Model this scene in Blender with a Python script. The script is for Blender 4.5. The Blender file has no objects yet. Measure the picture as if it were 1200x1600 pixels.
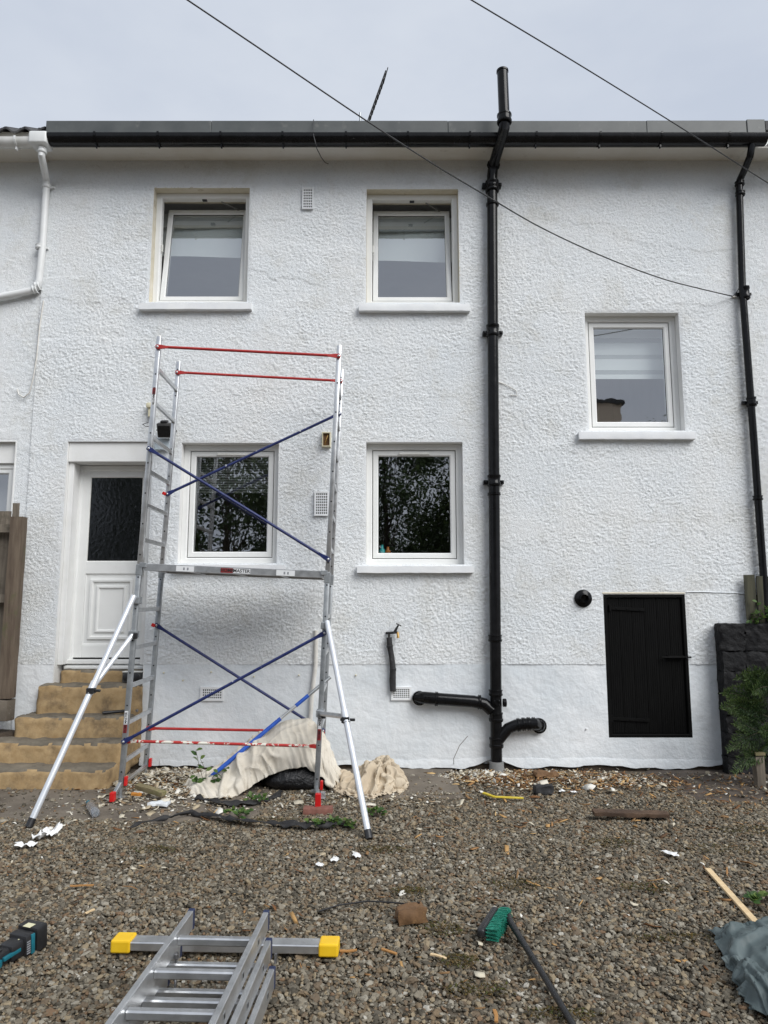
import bpy, bmesh, math, random
import numpy as np
from mathutils import Vector, Matrix, Euler

rnd = random.Random(11)
NR = np.random.RandomState(5)
scene = bpy.context.scene
COL = scene.collection
rad = math.radians

# ------------------------------------------------------------------ camera
CAM_H, FPX, PITCH = 1.6, 1090.0, rad(7.6)
cam = bpy.data.cameras.new('camera')
cam.sensor_fit = 'HORIZONTAL'; cam.sensor_width = 36.0
cam.lens = 36.0 * FPX / 1200.0
cam.clip_start = 0.05; cam.clip_end = 2000
camo = bpy.data.objects.new('camera', cam); COL.objects.link(camo)
camo.location = (0, 0, CAM_H); camo.rotation_euler = (rad(90) + PITCH, 0, 0)
scene.camera = camo

# ------------------------------------------------------------------ sky
SUN_EL, SUN_AZ = rad(42), rad(136)      # azimuth measured clockwise from +Y
world = bpy.data.worlds.new('World'); scene.world = world; world.use_nodes = True
wn = world.node_tree; wn.nodes.clear()
def wnode(t, **k):
    n = wn.nodes.new(t)
    for a, b in k.items(): setattr(n, a, b)
    return n
sky = wnode('ShaderNodeTexSky', sky_type='NISHITA', sun_disc=False, sun_elevation=SUN_EL, sun_rotation=SUN_AZ,
            dust_density=3.0, air_density=1.0, ozone_density=1.0)
tc = wnode('ShaderNodeTexCoord')
mp = wnode('ShaderNodeMapping'); mp.inputs['Scale'].default_value = (1.0, 1.0, 2.2)
nz = wnode('ShaderNodeTexNoise'); nz.inputs['Scale'].default_value = 2.3; nz.inputs['Detail'].default_value = 5; nz.inputs['Roughness'].default_value = .55
ramp = wnode('ShaderNodeValToRGB')
ramp.color_ramp.elements[0].position = .32; ramp.color_ramp.elements[0].color = (5.9, 6.5, 7.6, 1)
ramp.color_ramp.elements[1].position = .70; ramp.color_ramp.elements[1].color = (7.4, 7.9, 8.7, 1)
mixs = wnode('ShaderNodeMixRGB'); mixs.inputs['Fac'].default_value = .93
bg = wnode('ShaderNodeBackground'); bg.inputs['Strength'].default_value = .1
wo = wnode('ShaderNodeOutputWorld')
L = wn.links.new
L(tc.outputs['Generated'], mp.inputs['Vector']); L(mp.outputs[0], nz.inputs['Vector']); L(nz.outputs['Fac'], ramp.inputs['Fac'])
L(sky.outputs[0], mixs.inputs[1]); L(ramp.outputs[0], mixs.inputs[2]); L(mixs.outputs[0], bg.inputs['Color']); L(bg.outputs[0], wo.inputs['Surface'])

# ------------------------------------------------------------------ soft sun behind the cloud
sl = bpy.data.lights.new('sun', 'SUN'); sl.energy = 3.2; sl.angle = rad(42); sl.color = (1, .992, .972)
so = bpy.data.objects.new('sun', sl); COL.objects.link(so)
sdir = Vector((math.sin(SUN_AZ) * math.cos(SUN_EL), math.cos(SUN_AZ) * math.cos(SUN_EL), math.sin(SUN_EL)))
so.rotation_euler = (-sdir).to_track_quat('-Z', 'Y').to_euler(); so.location = (6, -8, 14)

vs = scene.view_settings
vs.view_transform = 'Standard'; vs.look = 'None'; vs.exposure = 0.0; vs.gamma = 1.0; vs.use_curve_mapping = False

# ------------------------------------------------------------------ helpers
CP, SP = math.cos(PITCH), math.sin(PITCH)
def ray(x, y):
    u, v = (x - 600) / FPX, (800 - y) / FPX
    return Vector((u, CP - v * SP, SP + v * CP))
def P(x, y, Y=7.1):
    """a point of the place that stands on the vertical plane Y (metres from the photographer)"""
    d = ray(x, y); t = Y / d.y
    return Vector((0, 0, CAM_H)) + d * t
def G(x, y, z=0.0):
    """a point of the place at height z"""
    d = ray(x, y); t = (z - CAM_H) / d.z
    return Vector((0, 0, CAM_H)) + d * t

def _h(ix, iy, iz, seed):
    n = (ix.astype(np.int64) * 374761393 + iy.astype(np.int64) * 668265263 + iz.astype(np.int64) * 2147483647 + seed * 974634777) & 0xffffffff
    n = ((n ^ (n >> 13)) * 1274126177) & 0xffffffff
    n = ((n ^ (n >> 16)) * 2246822519) & 0xffffffff
    return ((n ^ (n >> 15)) & 0xffff) / 65535.0 * 2 - 1
def noise3(p, scale, seed=0):
    q = np.asarray(p, float) / scale
    i = np.floor(q).astype(np.int64); f = q - i; f = f * f * (3 - 2 * f)
    r = 0
    for a in (0, 1):
        for b in (0, 1):
            for c in (0, 1):
                w = (f[..., 0] if a else 1 - f[..., 0]) * (f[..., 1] if b else 1 - f[..., 1]) * (f[..., 2] if c else 1 - f[..., 2])
                r = r + w * _h(i[..., 0] + a, i[..., 1] + b, i[..., 2] + c, seed)
    return r
def noise2(x, y, scale, seed=0):
    return noise3(np.stack([x, y, np.zeros_like(x)], -1), scale, seed)

ROOT = {}
def tag(o, label=None, cat=None, group=None, kind=None):
    if label: o['label'] = label
    if cat: o['category'] = cat
    if group: o['group'] = group
    if kind: o['kind'] = kind
    return o
def thing(name, label, cat, loc=(0, 0, 0), rot=(0, 0, 0), group=None):
    o = bpy.data.objects.new(name, None); COL.objects.link(o)
    o.location = loc; o.rotation_euler = rot; o.empty_display_size = .1
    ROOT[o] = Matrix.Translation(Vector(loc)) @ Euler(rot).to_matrix().to_4x4()
    return tag(o, label, cat, group)
def rootm(o): return ROOT[o]

def mesh_np(name, v, f, mat, parent=None, smooth=False, world=True, uniform=4):
    """fast mesh from numpy arrays (all faces with the same number of corners)"""
    v = np.asarray(v, np.float64); f = np.asarray(f, np.int32)
    org = None
    if parent is None:
        org = Vector(((v[:, 0].min() + v[:, 0].max()) / 2, (v[:, 1].min() + v[:, 1].max()) / 2, v[:, 2].min())); M = Matrix.Translation(org)
    else: M = rootm(parent)
    if world or parent is None:
        Mi = np.array(M.inverted()); v = v @ Mi[:3, :3].T + Mi[:3, 3]
    me = bpy.data.meshes.new(name)
    me.vertices.add(len(v)); me.vertices.foreach_set('co', v.astype(np.float32).ravel())
    k = f.shape[1]
    me.loops.add(f.size); me.loops.foreach_set('vertex_index', f.ravel())
    me.polygons.add(len(f)); me.polygons.foreach_set('loop_start', np.arange(0, f.size, k, dtype=np.int32))
    me.polygons.foreach_set('loop_total', np.full(len(f), k, np.int32))
    me.update(calc_edges=True); me.validate()
    if smooth: me.shade_smooth()
    for m in (mat if isinstance(mat, (list, tuple)) else [mat]): me.materials.append(m)
    o = bpy.data.objects.new(name, me); COL.objects.link(o)
    if parent is None: o.location = org; ROOT[o] = M
    else: o.parent = parent; ROOT[o] = M
    return o

def frame_of(d):
    d = Vector(d).normalized()
    a = Vector((0, 0, 1)) if abs(d.z) < .95 else Vector((1, 0, 0))
    x = d.cross(a).normalized(); y = x.cross(d).normalized()
    return x, y, d

class MB:
    def __init__(s): s.v = []; s.f = []; s.m = []; s.cur = 0
    def mi(s, i): s.cur = i; return s
    def add(s, vs, fs):
        b = len(s.v); s.v += [Vector(v) for v in vs]; s.f += [tuple(b + i for i in f) for f in fs]; s.m += [s.cur] * len(fs); return s
    def box(s, a, b, M=None):
        x0, y0, z0 = a; x1, y1, z1 = b
        v = [Vector(c) for c in ((x0, y0, z0), (x1, y0, z0), (x1, y1, z0), (x0, y1, z0), (x0, y0, z1), (x1, y0, z1), (x1, y1, z1), (x0, y1, z1))]
        if M is not None: v = [M @ c for c in v]
        return s.add(v, [(3, 2, 1, 0), (4, 5, 6, 7), (0, 1, 5, 4), (1, 2, 6, 5), (2, 3, 7, 6), (3, 0, 4, 7)])
    def cbox(s, c, sz, M=None):
        c = Vector(c); h = Vector(sz) / 2
        if M is not None: return s.box(-h, h, Matrix.Translation(c) @ M.to_4x4())
        return s.box(c - h, c + h)
    def bar(s, p0, p1, w, h, up=(0, 0, 1)):
        p0, p1 = Vector(p0), Vector(p1); d = (p1 - p0).normalized(); up = Vector(up)
        x = d.cross(up)
        if x.length < 1e-4: x = d.cross(Vector((0, 1, 0)))
        x.normalize(); y = x.cross(d).normalized()
        v = []
        for p in (p0, p1):
            for a, b in ((-1, -1), (1, -1), (1, 1), (-1, 1)): v.append(p + x * (a * w / 2) + y * (b * h / 2))
        return s.add(v, [(3, 2, 1, 0), (4, 5, 6, 7), (0, 1, 5, 4), (1, 2, 6, 5), (2, 3, 7, 6), (3, 0, 4, 7)])
    def tube(s, pts, r, n=10, cap=True):
        pts = [Vector(p) for p in pts]; m = len(pts); rs = r if isinstance(r, (list, tuple)) else [r] * m
        b = len(s.v); x = None; vs = []; fs = []
        for i, p in enumerate(pts):
            d = (pts[min(i + 1, m - 1)] - pts[max(i - 1, 0)])
            if d.length < 1e-9: d = Vector((0, 0, 1))
            d.normalize()
            if x is None: x, y, _ = frame_of(d)
            else:
                x = (x - d * x.dot(d)); x.normalize(); y = d.cross(x)
            y = d.cross(x)
            for k in range(n):
                a = 2 * math.pi * k / n; vs.append(p + (x * math.cos(a) + y * math.sin(a)) * rs[i])
        for i in range(m - 1):
            for k in range(n):
                fs.append((i * n + k, i * n + (k + 1) % n, (i + 1) * n + (k + 1) % n, (i + 1) * n + k))
        if cap: fs += [tuple(range(n - 1, -1, -1)), tuple((m - 1) * n + k for k in range(n))]
        return s.add(vs, fs)
    def lathe(s, o, d, prof, n=16):
        """profile = (distance along d, radius)"""
        o = Vector(o); x, y, d = frame_of(d); vs = []; fs = []
        for (t, r) in prof:
            for k in range(n):
                a = 2 * math.pi * k / n; vs.append(o + d * t + (x * math.cos(a) + y * math.sin(a)) * r)
        for i in range(len(prof) - 1):
            for k in range(n): fs.append((i * n + k, i * n + (k + 1) % n, (i + 1) * n + (k + 1) % n, (i + 1) * n + k))
        return s.add(vs, fs)
    def prism(s, poly, a, b):
        """poly: list of Vector; extruded by the vector b - a"""
        e = Vector(b) - Vector(a); n = len(poly); p = [Vector(q) for q in poly]
        return s.add(p + [q + e for q in p], [tuple(range(n - 1, -1, -1)), tuple(range(n, 2 * n))] + [(i, (i + 1) % n, n + (i + 1) % n, n + i) for i in range(n)])
    def sheet(s, rows):
        n = len(rows[0]); vs = [p for r in rows for p in r]
        return s.add(vs, [(i * n + k, i * n + k + 1, (i + 1) * n + k + 1, (i + 1) * n + k) for i in range(len(rows) - 1) for k in range(n - 1)])
    def build(s, name, mat, parent=None, world=True, bevel=0, smooth=None, seg=1):
        me = bpy.data.meshes.new(name); org = None
        if parent is None:
            xs = [v.x for v in s.v]; ys = [v.y for v in s.v]; zs = [v.z for v in s.v]
            M = Matrix.Translation(((min(xs) + max(xs)) / 2, (min(ys) + max(ys)) / 2, min(zs)))
        else: M = rootm(parent)
        Mi = M.inverted()
        vv = [Mi @ v for v in s.v] if (world or parent is None) else s.v
        me.from_pydata([tuple(v) for v in vv], [], s.f)
        for m in (mat if isinstance(mat, (list, tuple)) else [mat]): me.materials.append(m)
        if max(s.m, default=0) > 0: me.polygons.foreach_set('material_index', s.m)
        bm = bmesh.new(); bm.from_mesh(me)
        if len(bm.faces) > 1: bmesh.ops.recalc_face_normals(bm, faces=bm.faces)
        if bevel:
            ed = [e for e in bm.edges if e.is_manifold and e.calc_face_angle(0) > .6]
            bmesh.ops.bevel(bm, geom=ed, offset=bevel, segments=seg, profile=.5, affect='EDGES', clamp_overlap=True)
        bm.to_mesh(me); bm.free()
        if smooth is not None: me.shade_smooth(); me.set_sharp_from_angle(angle=rad(smooth))
        o = bpy.data.objects.new(name, me); COL.objects.link(o); ROOT[o] = M
        if parent is None: o.matrix_world = M
        else: o.parent = parent
        return o

def rough_box(a, b, res, amp, nscale, seed, soft=1.3):
    """closed box whose surface is pushed about by noise; returns verts, faces"""
    a, b = np.array(a, float), np.array(b, float); V = []; F = []; base = 0
    for ax in range(3):
        u, w = (ax + 1) % 3, (ax + 2) % 3
        nu = max(1, int(round((b[u] - a[u]) / res))); nw = max(1, int(round((b[w] - a[w]) / res)))
        for side in (0, 1):
            gu, gw = np.meshgrid(np.linspace(a[u], b[u], nu + 1), np.linspace(a[w], b[w], nw + 1), indexing='ij')
            p = np.zeros(gu.shape + (3,)); p[..., u] = gu; p[..., w] = gw; p[..., ax] = b[ax] if side else a[ax]
            idx = np.arange(gu.size).reshape(gu.shape) + base
            q = np.stack([idx[:-1, :-1], idx[1:, :-1], idx[1:, 1:], idx[:-1, 1:]], -1).reshape(-1, 4)
            F.append(q if side else q[:, ::-1]); V.append(p.reshape(-1, 3)); base += gu.size
    V = np.concatenate(V); F = np.concatenate(F)
    c = (a + b) / 2; h = (b - a) / 2
    # soften the corners
    t = (V - c) / h; edge = (np.abs(t) > .999).sum(1)
    D = np.stack([noise3(V, nscale, seed + k) + .5 * noise3(V, nscale / 2.3, seed + 7 + k) for k in range(3)], -1) * amp
    V = V + D - np.where(edge > 1, 1, 0)[:, None] * np.sign(t) * (np.abs(t) > .999) * amp * soft
    return V, F

# ------------------------------------------------------------------ materials
def new_mat(name):
    m = bpy.data.materials.new(name); m.use_nodes = True
    nt = m.node_tree; return m, nt, nt.nodes['Principled BSDF']
def nd(nt, t, **k):
    n = nt.nodes.new(t)
    for a, b in k.items():
        if a in n.inputs.keys() if hasattr(n, 'inputs') else False: n.inputs[a].default_value = b
        else: setattr(n, a, b)
    return n
def noise_node(nt, scale, detail=4, rough=.55, stretch=None, coord='Object'):
    t = nt.nodes.new('ShaderNodeTexCoord'); n = nt.nodes.new('ShaderNodeTexNoise')
    n.inputs['Scale'].default_value = scale; n.inputs['Detail'].default_value = detail; n.inputs['Roughness'].default_value = rough
    if stretch:
        m = nt.nodes.new('ShaderNodeMapping'); m.inputs['Scale'].default_value = stretch
        nt.links.new(t.outputs[coord], m.inputs[0]); nt.links.new(m.outputs[0], n.inputs['Vector'])
    else: nt.links.new(t.outputs[coord], n.inputs['Vector'])
    return n
def ramp_node(nt, src, stops, interp='LINEAR'):
    r = nt.nodes.new('ShaderNodeValToRGB'); cr = r.color_ramp; cr.interpolation = interp
    while len(cr.elements) < len(stops): cr.elements.new(.5)
    for e, (p, c) in zip(cr.elements, stops): e.position = p; e.color = (c[0], c[1], c[2], 1)
    nt.links.new(src, r.inputs['Fac']); return r
def mix_node(nt, fac, a, b, mode='MIX'):
    m = nt.nodes.new('ShaderNodeMixRGB'); m.blend_type = mode
    for i, s in ((0, fac), (1, a), (2, b)):
        if hasattr(s, 'is_linked'): nt.links.new(s, m.inputs[i])
        elif i == 0: m.inputs[0].default_value = s
        else: m.inputs[i].default_value = (s[0], s[1], s[2], 1)
    return m
def bump(nt, bs, src, strength, dist):
    b = nt.nodes.new('ShaderNodeBump'); b.inputs['Strength'].default_value = strength; b.inputs['Distance'].default_value = dist
    nt.links.new(src, b.inputs['Height']); nt.links.new(b.outputs[0], bs.inputs['Normal']); return b
def mat(name, c1, c2=None, rough=.6, metal=0.0, ns=6, lo=.35, hi=.65, bs=0, bstr=.3, bdist=.003, stretch=None, c3=None, c3s=20, c3lo=.62, c3hi=.7, spec=.5, detail=5, coord='Object', rvar=0):
    m, nt, b = new_mat(name)
    b.inputs['Roughness'].default_value = rough; b.inputs['Metallic'].default_value = metal; b.inputs['Specular IOR Level'].default_value = spec
    if c2 is None: b.inputs['Base Color'].default_value = (*c1, 1)
    else:
        n = noise_node(nt, ns, detail, .6, stretch, coord)
        r = ramp_node(nt, n.outputs['Fac'], [(lo, c1), (hi, c2)]); out = r.outputs[0]
        if c3 is not None:
            n3 = noise_node(nt, c3s, 6, .65, None, coord)
            r3 = ramp_node(nt, n3.outputs['Fac'], [(c3lo, (0, 0, 0)), (c3hi, (1, 1, 1))])
            out = mix_node(nt, r3.outputs[0], out, c3).outputs[0]
        nt.links.new(out, b.inputs['Base Color'])
        if rvar:
            rr = nt.nodes.new('ShaderNodeMapRange'); rr.inputs['To Min'].default_value = max(.02, rough - rvar); rr.inputs['To Max'].default_value = min(1, rough + rvar)
            nt.links.new(n.outputs['Fac'], rr.inputs['Value']); nt.links.new(rr.outputs[0], b.inputs['Roughness'])
    if bs:
        nb = noise_node(nt, bs, 5, .6, stretch, coord); bump(nt, b, nb.outputs['Fac'], bstr, bdist)
    return m

M = {}
# painted roughcast: white with slightly greyer and warmer patches, hairline cracks
def roughcast():
    m, nt, b = new_mat('painted_roughcast'); b.inputs['Roughness'].default_value = .75; b.inputs['Specular IOR Level'].default_value = .3
    n1 = noise_node(nt, 1.1, 5, .6); r1 = ramp_node(nt, n1.outputs['Fac'], [(.3, (.79, .825, .85)), (.52, (.845, .868, .88)), (.72, (.845, .85, .84))])
    n2 = noise_node(nt, 75, 4, .7); r2 = ramp_node(nt, n2.outputs['Fac'], [(.28, (.72, .72, .73)), (.44, (1, 1, 1))])
    c = mix_node(nt, .8, r1.outputs[0], r2.outputs[0], 'MULTIPLY')
    # dirt left in the pits of the older paint high on the wall
    n3 = noise_node(nt, 1.5, 7, .72); r3 = ramp_node(nt, n3.outputs['Fac'], [(.52, (0, 0, 0)), (.72, (1, 1, 1))])
    c2 = mix_node(nt, r3.outputs[0], c.outputs[0], (.70, .70, .67))
    # cracks
    t = nt.nodes.new('ShaderNodeTexCoord'); wv = noise_node(nt, 1.7, 5, .7)
    ad = nt.nodes.new('ShaderNodeMixRGB'); ad.inputs[0].default_value = .35; nt.links.new(t.outputs['Object'], ad.inputs[1]); nt.links.new(wv.outputs['Color'], ad.inputs[2])
    mpn = nt.nodes.new('ShaderNodeMapping'); mpn.inputs['Scale'].default_value = (.9, .9, 2.2); nt.links.new(ad.outputs[0], mpn.inputs[0])
    vo = nt.nodes.new('ShaderNodeTexVoronoi'); vo.feature = 'DISTANCE_TO_EDGE'; vo.inputs['Scale'].default_value = 1.5; nt.links.new(mpn.outputs[0], vo.inputs['Vector'])
    rc = ramp_node(nt, vo.outputs['Distance'], [(.0, (1, 1, 1)), (.007, (0, 0, 0))])
    nm = noise_node(nt, 1.3, 3, .5); rm = ramp_node(nt, nm.outputs['Fac'], [(.55, (0, 0, 0)), (.64, (1, 1, 1))])
    ck = mix_node(nt, 1.0, rc.outputs[0], rm.outputs[0], 'MULTIPLY')
    ck2 = nt.nodes.new('ShaderNodeMath'); ck2.operation = 'MULTIPLY'; ck2.inputs[1].default_value = .38; nt.links.new(ck.outputs[0], ck2.inputs[0])
    c3 = mix_node(nt, ck2.outputs[0], c2.outputs[0], (.30, .28, .25))
    nt.links.new(c3.outputs[0], b.inputs['Base Color'])
    nb = noise_node(nt, 95, 5, .65, (1, 1, 1.5)); bump(nt, b, nb.outputs['Fac'], .9, .014)
    return m
M['roughcast'] = roughcast()
M['plinth'] = mat('painted_render', (.66, .70, .73), (.785, .805, .82), rough=.6, ns=1.6, c3=(.60, .61, .62), c3s=7, c3lo=.60, c3hi=.82, bs=14, bstr=.5, bdist=.02)
M['sill'] = mat('painted_sill', (.74, .755, .775), (.82, .83, .83), rough=.6, ns=5, bs=60, bstr=.3, bdist=.004)
M['reveal'] = mat('reveal_paint', (.74, .74, .72), (.80, .80, .79), rough=.6, ns=4, bs=40, bstr=.3, bdist=.004)
M['reveal_old'] = mat('old_reveal_paint', (.62, .57, .44), (.74, .70, .60), rough=.65, ns=4, c3=(.42, .36, .25), c3s=11, c3lo=.6, c3hi=.72, bs=40, bstr=.4, bdist=.004)
M['upvc'] = mat('white_upvc', (.76, .765, .75), (.81, .815, .80), rough=.32, ns=3, spec=.5)
M['upvc_dull'] = mat('weathered_upvc', (.66, .66, .62), (.76, .76, .73), rough=.4, ns=6)
M['gasket'] = mat('black_gasket', (.012, .012, .013), rough=.5)
M['soffit'] = mat('soffit_board', (.70, .67, .60), (.80, .785, .74), rough=.6, ns=1.2, c3=(.45, .41, .34), c3s=5, c3lo=.62, c3hi=.8)
M['blackgloss'] = mat('black_gloss_paint', (.005, .005, .0055), (.009, .009, .010), rough=.17, ns=9, c3=(.07, .07, .07), c3s=30, c3lo=.71, c3hi=.76, bs=16, bstr=.25, bdist=.005, rvar=.07, spec=.2)
M['blackgutter'] = mat('flaking_black_gutter_paint', (.005, .005, .0055), (.009, .009, .010), spec=.28, rough=.22, ns=9, c3=(.42, .43, .43), c3s=5.5, c3lo=.735, c3hi=.75, bs=25, bstr=.3, bdist=.004, rvar=.1)
M['blackdoor'] = mat('black_door_paint', (.0038, .0038, .0038), (.006, .006, .006), rough=.55, spec=.09, ns=7, c3=(.04, .037, .034), c3s=26, c3lo=.70, c3hi=.78, stretch=(6, 6, 1), bs=20, bstr=.4, bdist=.003)
M['roofedge'] = mat('grey_roof_edge', (.060, .067, .067), (.095, .102, .10), rough=.5, ns=3, c3=(.17, .17, .16), c3s=9, c3lo=.6, c3hi=.85)
M['tile'] = mat('dark_roof_tile', (.03, .03, .033), (.06, .058, .056), rough=.7, ns=8, bs=60, bstr=.4)
M['whitegutter'] = mat('dirty_white_gutter', (.60, .60, .57), (.74, .74, .72), rough=.45, ns=5, c3=(.20, .21, .16), c3s=7, c3lo=.56, c3hi=.74)
M['whitepipe'] = mat('white_plastic_pipe', (.70, .71, .70), (.76, .77, .77), rough=.4, ns=5, c3=(.40, .40, .36), c3s=9, c3lo=.66, c3hi=.85)
M['alu'] = mat('aluminium', (.50, .51, .52), (.64, .65, .66), rough=.34, metal=.85, ns=12, rvar=.12, c3=(.36, .36, .36), c3s=35, c3lo=.62, c3hi=.8)
M['galv'] = mat('grey_galvanised_tube', (.30, .32, .335), (.43, .45, .465), rough=.42, metal=.7, ns=14, c3=(.55, .56, .56), c3s=28, c3lo=.62, c3hi=.78)
M['whitetube'] = mat('pale_aluminium_tube', (.66, .69, .73), (.76, .78, .81), rough=.35, metal=.45, ns=9)
M['hole_shade'] = mat('hole_shade_black', (.008, .008, .008), rough=.8)  # near-black colour standing in for the shade inside openings
M['red'] = mat('red_paint', (.36, .02, .018), (.47, .035, .03), rough=.4, ns=20, c3=(.62, .60, .55), c3s=24, c3lo=.66, c3hi=.685)
M['redold'] = mat('chipped_red_paint', (.36, .02, .018), (.47, .035, .03), rough=.45, ns=20, c3=(.70, .68, .60), c3s=15, c3lo=.53, c3hi=.56)
M['blue'] = mat('dark_blue_paint', (.010, .017, .085), (.018, .030, .13), rough=.38, ns=20, c3=(.62, .63, .64), c3s=21, c3lo=.675, c3hi=.69)
M['bluelight'] = mat('bright_blue_pole', (.015, .075, .40), (.025, .11, .50), rough=.4, ns=18, c3=(.65, .66, .66), c3s=25, c3lo=.68, c3hi=.70)
M['redplastic'] = mat('red_plastic', (.55, .012, .012), rough=.35)
M['brickred'] = mat('red_brown_block', (.19, .075, .055), (.27, .12, .09), rough=.8, ns=25, bs=60, bstr=.4)
M['blackplastic'] = mat('black_plastic', (.012, .012, .013), (.02, .02, .022), rough=.42, ns=20)
M['sticker'] = mat('white_sticker', (.72, .73, .74), rough=.45)
M['stickergrey'] = mat('sticker_print', (.25, .26, .28), rough=.5)
M['ink'] = mat('black_print', (.015, .015, .016), rough=.5)
M['stickerred'] = mat('red_sticker', (.26, .02, .02), rough=.45)
M['step'] = mat('tan_painted_concrete', (.34, .228, .11), (.44, .312, .165), rough=.88, ns=13, c3=(.16, .112, .065), c3s=6, c3lo=.50, c3hi=.72, bs=35, bstr=.5, bdist=.006)
M['tread'] = mat('worn_grey_tread', (.10, .086, .066), (.19, .162, .122), rough=.9, ns=5, c3=(.07, .062, .05), c3s=12, c3lo=.56, c3hi=.7, bs=50, bstr=.5)
M['slab'] = mat('dirty_concrete', (.095, .078, .060), (.17, .143, .112), rough=.92, ns=3.5, c3=(.24, .22, .19), c3s=40, c3lo=.62, c3hi=.70, bs=60, bstr=.5, bdist=.006)
M['darkslab'] = mat('damp_dark_concrete', (.055, .042, .033), (.10, .08, .064), rough=.85, ns=3.5, c3=(.30, .29, .27), c3s=60, c3lo=.68, c3hi=.72, bs=60, bstr=.5, bdist=.006)
M['wood'] = mat('weathered_fence_wood', (.085, .06, .042), (.15, .115, .082), rough=.85, ns=5, stretch=(7, 7, .6), c3=(.085, .092, .035), c3s=4, c3lo=.55, c3hi=.72, bs=9, bstr=.5, bdist=.004)
M['wood2'] = mat('greying_fence_wood', (.12, .10, .078), (.20, .168, .13), rough=.85, ns=5, stretch=(7, 7, .6), c3=(.07, .06, .042), c3s=6, c3lo=.56, c3hi=.72, bs=9, bstr=.5, bdist=.004)
M['wooddark'] = mat('dark_mossy_boards', (.035, .035, .024), (.075, .072, .045), rough=.9, ns=5, stretch=(7, 7, .6), bs=9, bstr=.5, bdist=.004)
M['stone'] = mat('black_painted_stone', (.006, .006, .007), (.014, .014, .015), rough=.6, spec=.2, ns=7, c3=(.035, .031, .027), c3s=18, c3lo=.6, c3hi=.75, bs=30, bstr=.8, bdist=.012)
M['mortar'] = mat('dark_mortar', (.012, .012, .012), (.028, .026, .024), rough=.9, ns=20, bs=60, bstr=.5)
M['soil'] = mat('dark_soil', (.035, .026, .018), (.075, .055, .038), rough=.95, ns=9, bs=50, bstr=.6, bdist=.01)
M['ground'] = mat('gravel_bed', (.075, .060, .042), (.13, .105, .075), rough=.95, ns=40, bs=120, bstr=.8, bdist=.01, coord='Object')
M['cloth'] = mat('cotton_dust_sheet', (.55, .50, .42), (.67, .63, .55), rough=.9, ns=3.5, c3=(.40, .355, .285), c3s=9, c3lo=.55, c3hi=.8, bs=160, bstr=.15, bdist=.002, spec=.2)
M['cloth2'] = mat('tan_dust_sheet', (.46, .38, .28), (.58, .495, .375), rough=.9, ns=4, c3=(.36, .28, .19), c3s=8, c3lo=.58, c3hi=.8, bs=160, bstr=.15, bdist=.002, spec=.2)
M['tarp'] = mat('grey_green_tarp', (.050, .072, .074), (.10, .128, .13), rough=.6, ns=5, c3=(.18, .20, .20), c3s=22, c3lo=.62, c3hi=.75, bs=130, bstr=.3, bdist=.003)
M['binbag'] = mat('black_polythene', (.008, .008, .009), rough=.3, bs=18, c2=(.014, .014, .015), bstr=.8, bdist=.03)
M['membrane'] = mat('black_membrane', (.010, .010, .011), (.022, .021, .021), rough=.7, ns=30, bs=90, bstr=.5)
M['paper'] = mat('white_paper', (.70, .70, .69), (.80, .80, .79), rough=.8, ns=9)
M['yellow'] = mat('yellow_plastic', (.80, .48, .012), (.85, .54, .02), rough=.4, ns=10, c3=(.45, .30, .05), c3s=30, c3lo=.68, c3hi=.76)
M['yellowold'] = mat('dull_yellow_plastic', (.55, .42, .03), (.64, .50, .05), rough=.5, ns=12, c3=(.3, .24, .08), c3s=30, c3lo=.62, c3hi=.72)
M['bluecap'] = mat('blue_end_cap', (.012, .022, .07), rough=.45)
M['teal'] = mat('teal_plastic', (.008, .115, .155), (.012, .15, .20), rough=.38, ns=30)
M['bristle'] = mat('green_bristles', (.008, .15, .10), (.02, .24, .165), rough=.55, ns=60, stretch=(1, 1, 1))
M['pinewood'] = mat('fresh_pine', (.62, .45, .25), (.72, .55, .33), rough=.7, ns=4, stretch=(1, 8, 8))
M['oldwood'] = mat('rotten_brown_wood', (.10, .052, .022), (.20, .11, .05), rough=.85, ns=9, c3=(.34, .19, .07), c3s=14, c3lo=.58, c3hi=.7, bs=25, bstr=.7, bdist=.008)
M['plank'] = mat('dark_brown_plank', (.045, .026, .016), (.10, .06, .036), rough=.85, ns=9, bs=25, bstr=.6, bdist=.005)
M['mossywood'] = mat('mossy_timber', (.15, .125, .065), (.24, .20, .11), rough=.85, ns=6, c3=(.13, .14, .04), c3s=8, c3lo=.55, c3hi=.7, bs=30, bstr=.5)
M['foam'] = mat('black_pipe_insulation', (.014, .014, .015), (.034, .034, .036), rough=.85, ns=20, c3=(.10, .10, .10), c3s=22, c3lo=.62, c3hi=.72, bs=30, bstr=.6, bdist=.008)
M['brass'] = mat('dull_brass', (.45, .27, .08), (.60, .38, .14), rough=.35, metal=.8, ns=30)
M['cream'] = mat('cream_plastic', (.60, .55, .38), (.68, .64, .48), rough=.45, ns=10)
M['greyplastic'] = mat('grey_plastic_pipe', (.18, .185, .185), (.26, .26, .255), rough=.5, ns=10)
M['floodgrey'] = mat('grey_floodlight_case', (.05, .05, .05), (.085, .083, .08), rough=.5, ns=15)
M['paleblue'] = mat('pale_blue_box', (.50, .58, .63), (.57, .64, .68), rough=.5, ns=5)
M['interior'] = mat('room_wall', (.36, .35, .34), (.44, .43, .42), rough=.9, ns=2)
M['interior_pale'] = mat('pale_room_wall', (.68, .68, .67), (.75, .75, .74), rough=.9, ns=2)
M['blind'] = mat('white_roller_blind', (.82, .86, .85), (.86, .89, .88), rough=.9, ns=3)
M['blindgrey'] = mat('grey_blind', (.44, .47, .47), (.52, .54, .54), rough=.9, ns=4)
M['cable'] = mat('black_cable', (.012, .012, .014), rough=.5)
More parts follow.
